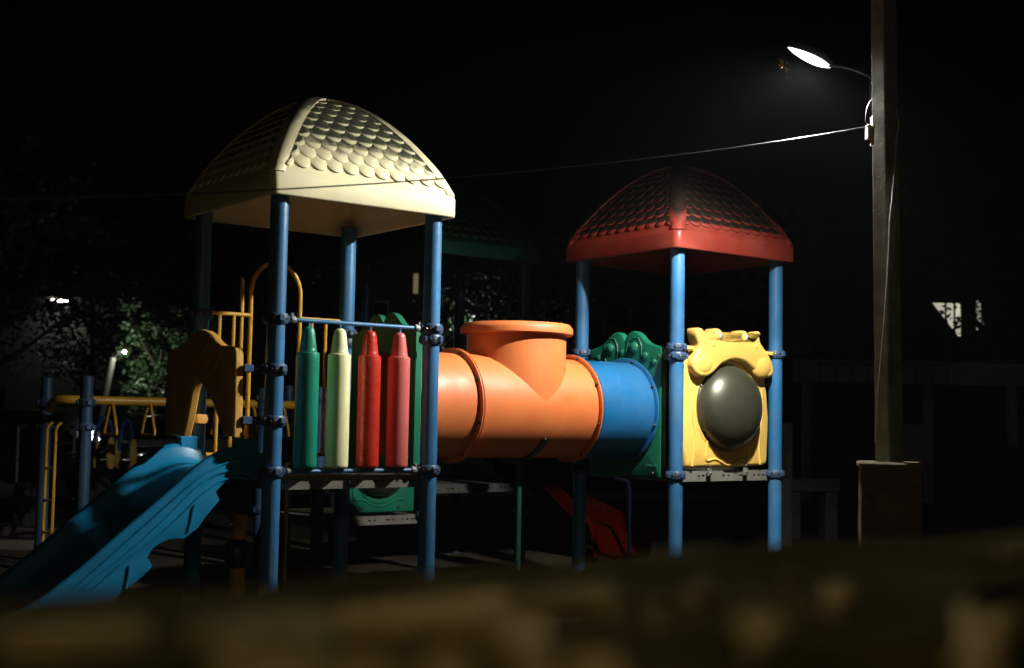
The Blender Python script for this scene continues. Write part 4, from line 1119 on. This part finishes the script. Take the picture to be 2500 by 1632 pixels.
obj('pane', B().box(-.09, .09, -.01, -.003, -.38, .38), emit('dim_pane', (1, .85, .45), .12), W_, angle=0)
pth = B(); pth.add([(-6, 23.5, .004), (5, 22.0, .004), (5.5, 25.0, .004), (-6, 27.5, .004)], [(0, 1, 2, 3)])
kind(obj('path', pth, mat('path_gravel', (.24, .24, .19), .95, .4, 2, .6, 20, spec=.1), angle=0), 'structure')
pv_ = at(1187, 1195, 24.5)
sc2 = B().pillow(smooth([(-.07, -.03), (.0, -.05), (.08, -.02), (.05, .04), (-.03, .05)], 1), .0, .015, .004, lambda a, c, d: (a, d * 2, .08 + c))
tag(obj('paper_scrap', sc2, WHITE, None, (pv_.x, 24.3, -.02)), 'white scrap of paper on the far path below the orange tunnel', 'litter')
for Yk, x0, x1, lb in ((14.6, -8.2, -3.9, 'low edging board behind the slide, the farther of the two'), (13.2, -7.4, -3.7, 'low edging board behind the slide, the nearer of the two')):
    tag(obj('edging_board', B().bbox(x0, x1, 0, .05, -.03, .10, .008), mat('weathered_board', (.13, .11, .085), .9, .3, 4, .4, 40), None, (0, Yk, 0)), lb, 'edging board', 'edging boards round the play area')
# kerb blocks, railing, vehicles at the left
for px0, px1, lb in ((10, 55, 'pale kerb block nearest the left edge'), (60, 92, 'pale kerb block beside the blue ladder post'), (262, 300, 'short pale kerb block seen past the cyan slide')):
    a = at(px0, 1176, 25); b2 = at(px1, 1149, 25)
    tag(obj('kerb_block', B().bbox(0, b2.x - a.x, 0, .25, -.03, b2.z - a.z + .02, .02), PWALL, None, (a.x, 25, 0)), lb, 'kerb', 'pale kerb blocks at the roadside')
fz = at(0, 1040, 17); fe = at(130, 1042, 17)
fn = empty('railing', (fz.x - .6, 17, 0), 0, 'dark metal railing behind the overhead ladder', 'railing')
for z in (fz.z, fz.z - .45): obj('rail', B().tube([(0, 0, z), (3.2, 0, z)], .022, 8), DARK, fn)
for k in range(5): obj('post', B().tube([(.1 + .75 * k, 0, -.05), (.1 + .75 * k, 0, fz.z + .02)], .022, 8), GREY, fn)
def car(px, py, Y, paint, label, L_=4.0, rz=0.0):
    q = at(px, py, Y)
    r = empty('parked_car', (q.x, Y, 0), rz, label, 'car')
    pr = [(-2.0, .30), (-2.02, .62), (-1.9, .80), (-1.0, .92), (-.55, 1.36), (.0, 1.45), (.75, 1.42), (1.35, 1.02), (1.9, .92), (2.02, .62), (2.0, .30)]
    obj('body', B().pillow(pr, -.80, .80, .10, lambda a, c, d: (a, d, c), steps=4), paint, r, angle=40)
    for sgn in (-1, 1):
        obj('side_window', B().pillow([(-.88, .95), (-.48, 1.30), (.0, 1.37), (.68, 1.34), (1.15, 1.0)], sgn * .81, sgn * .76, .01, lambda a, c, d: (a, d, c), steps=2), BLACK, r)
        for x in (-1.25, 1.25):
            wl_ = obj('wheel', B().lathe([(1e-3, -.09), (.24, -.10), (.30, -.09), (.31, 0), (.30, .09), (.24, .10), (1e-3, .09)], 24, 'y', (x, sgn * .74, .31)), DARK, r)
            obj('rim', B().lathe([(1e-3, -.012), (.17, -.010), (.19, 0), (.17, .010), (1e-3, .012)], 20, 'y', (x, sgn * .845, .31)), STEEL, wl_)
    for sgn in (-.55, .55):
        obj('headlight', B().ball((-1.97, sgn, .66), .10, 10, 6, (.5, 1.2, .7)), WHITE, r)
    return r
GLOSSB = mat('car_black', (.012, .013, .015), .12, spec=.8); GLOSSW = mat('car_white', (.55, .58, .58), .2)
car(20, 1040, 21, GLOSSB, 'black parked car behind the railing at the far left')
car(455, 1040, 23, GLOSSW, 'white parked car half hidden behind the amber hood')
def motorbike(px, Y, label, rz):
    q = at(px, 1060, Y)
    r = empty('motorcycle', (q.x, Y, 0), rz, label, 'motorcycle', 'motorcycles parked at the left')
    for x in (-.62, .62):
        w_ = obj('wheel', B().lathe([(.24, -.05), (.30, -.03), (.31, 0), (.30, .03), (.24, .05), (.22, .0)], 24, 'y', (x, 0, .31), closed=True), DARK, r)
        obj('rim', B().lathe([(.02, -.03), (.20, -.01), (.235, -.02), (.235, .02), (.20, .01), (.02, .03)], 20, 'y', (x, 0, .31), closed=True), STEEL, w_)
    obj('body', B().pillow(smooth([(-.55, .75), (-.62, .95), (-.40, 1.12), (-.28, .78), (-.1, .70), (.1, .82), (.75, .86), (.72, .72), (.45, .50), (.1, .36), (-.3, .42), (-.45, .60)], 2), -.13, .13, .05, lambda a, c, d: (a, d, c)), GLOSSB, r, angle=50)
    obj('seat', B().bbox(.0, .72, -.12, .12, .84, .93, .03), DARK, r)
    obj('windscreen', B().ball((-.47, 0, 1.13), .16, 14, 8, (.5, 1, 1.2)), BLACK, r)
    obj('handlebar', B().tube([(-.34, -.34, 1.06), (-.40, -.12, 1.04), (-.40, .12, 1.04), (-.34, .34, 1.06)], .014, 8), STEEL, r)
    for y in (-.30, .30): obj('mirror', B().ball((-.40, y, 1.24), .05, 10, 6, (.4, 1.2, .8)), STEEL, r)
    for d in (-1,): obj('headlight', B().ball((-.60, 0, .93), .07, 10, 6, (.6, 1, 1)), BLACK, r)
    return r
motorbike(162, 15.5, 'black motorcycle between the two blue ladder posts', 1.25)
motorbike(330, 19, 'black motorcycle behind the hanging loops', .9)
CHEEK = mat('faded_yellow', (.42, .27, .075), .4)
# spring rockers: blue hoop, yellow cheek plates, red seat
def rocker(px, Y, label, rz):
    q = at(px, 1100, Y)
    r = empty('spring_rocker', (q.x, Y, 0), rz, label, 'spring rocker', 'spring rockers behind the slide')
    z0 = at(px, 1130, Y).z
    obj('spring', B().tube([(.09 * cos(i * .7), .09 * sin(i * .7), max(0, z0 - .25) * i / 40) for i in range(41)], .016, 6), DARK, r)
    for y, dx in ((-.10, -.02), (.10, .02)):
        obj('cheek_plate', B().pillow([(dx + .075 * cos(2 * pi * i / 20), z0 + .08 + .17 * sin(2 * pi * i / 20) - .02 * cos(2 * pi * i / 10)) for i in range(20)], y - .015, y + .015, .006, lambda a, c, d: (a, d, c)), CHEEK, r)
    obj('hoop', B().tube([(.20 * cos(a), 0, z0 + .14 + .34 * sin(a)) for a in [pi * i / 16 for i in range(17)]], .022, 8), mat('hoop_blue', (.02, .05, .22), .3), r)
    obj('seat', B().bbox(-.02, .16, -.07, .07, z0 - .02, z0 + .03, .015), RED, r)
    return r
rocker(252, 13.6, 'yellow and blue spring rocker under the first hanging loop', 1.38)
rocker(307, 14.6, 'yellow and blue spring rocker half behind the cyan slide', 1.5)
# stacked play column under the cream roofed tower
q = at(581, 1330, 8.9)
pc = empty('stacked_column', (q.x, 8.9, 0), 0, 'yellow and blue stacked column standing in the shade under the cream roofed deck', 'play column')
za, zb2, zc = at(581, 1243, 8.9).z, at(581, 1316, 8.9).z, at(581, 1385, 8.9).z
obj('top_section', B().lathe([(1e-4, zb2), (.048, zb2), (.052, (za + zb2) / 2 - .004), (.046, (za + zb2) / 2), (.056, (za + zb2) / 2 + .004), (.062, za - .02), (.05, za), (1e-4, za)], 24), YBAR, pc)
obj('ball_section', B().lathe([(1e-4, zc), (.07, zc), (.092, zc + .05), (.095, zb2 - .08), (.075, zb2 - .02), (.05, zb2 - .001), (1e-4, zb2 - .001)], 24), mat('ball_blue', (.01, .03, .12), .35), pc)
obj('base_section', B().lathe([(1e-4, -.05), (.055, -.05), (.055, zc - .001), (1e-4, zc - .001)], 24), YBAR, pc)
# thin haze volume added to give the lamp a glow round its head
hzb = obj('haze', B().box(-170, 170, -13.5, 222, -1.2, 15.5), [], None, angle=0)
hm = bpy.data.materials.new('haze'); hm.use_nodes = True; hm.node_tree.nodes.clear()
ho = hm.node_tree.nodes.new('ShaderNodeOutputMaterial'); hv = hm.node_tree.nodes.new('ShaderNodeVolumePrincipled')
hv.inputs['Density'].default_value = 0.0003; hv.inputs['Color'].default_value = (.80, .95, .88, 1)
hm.node_tree.links.new(hv.outputs[0], ho.inputs['Volume'])
hzb.data.materials.append(hm); hzb['kind'] = 'stuff'
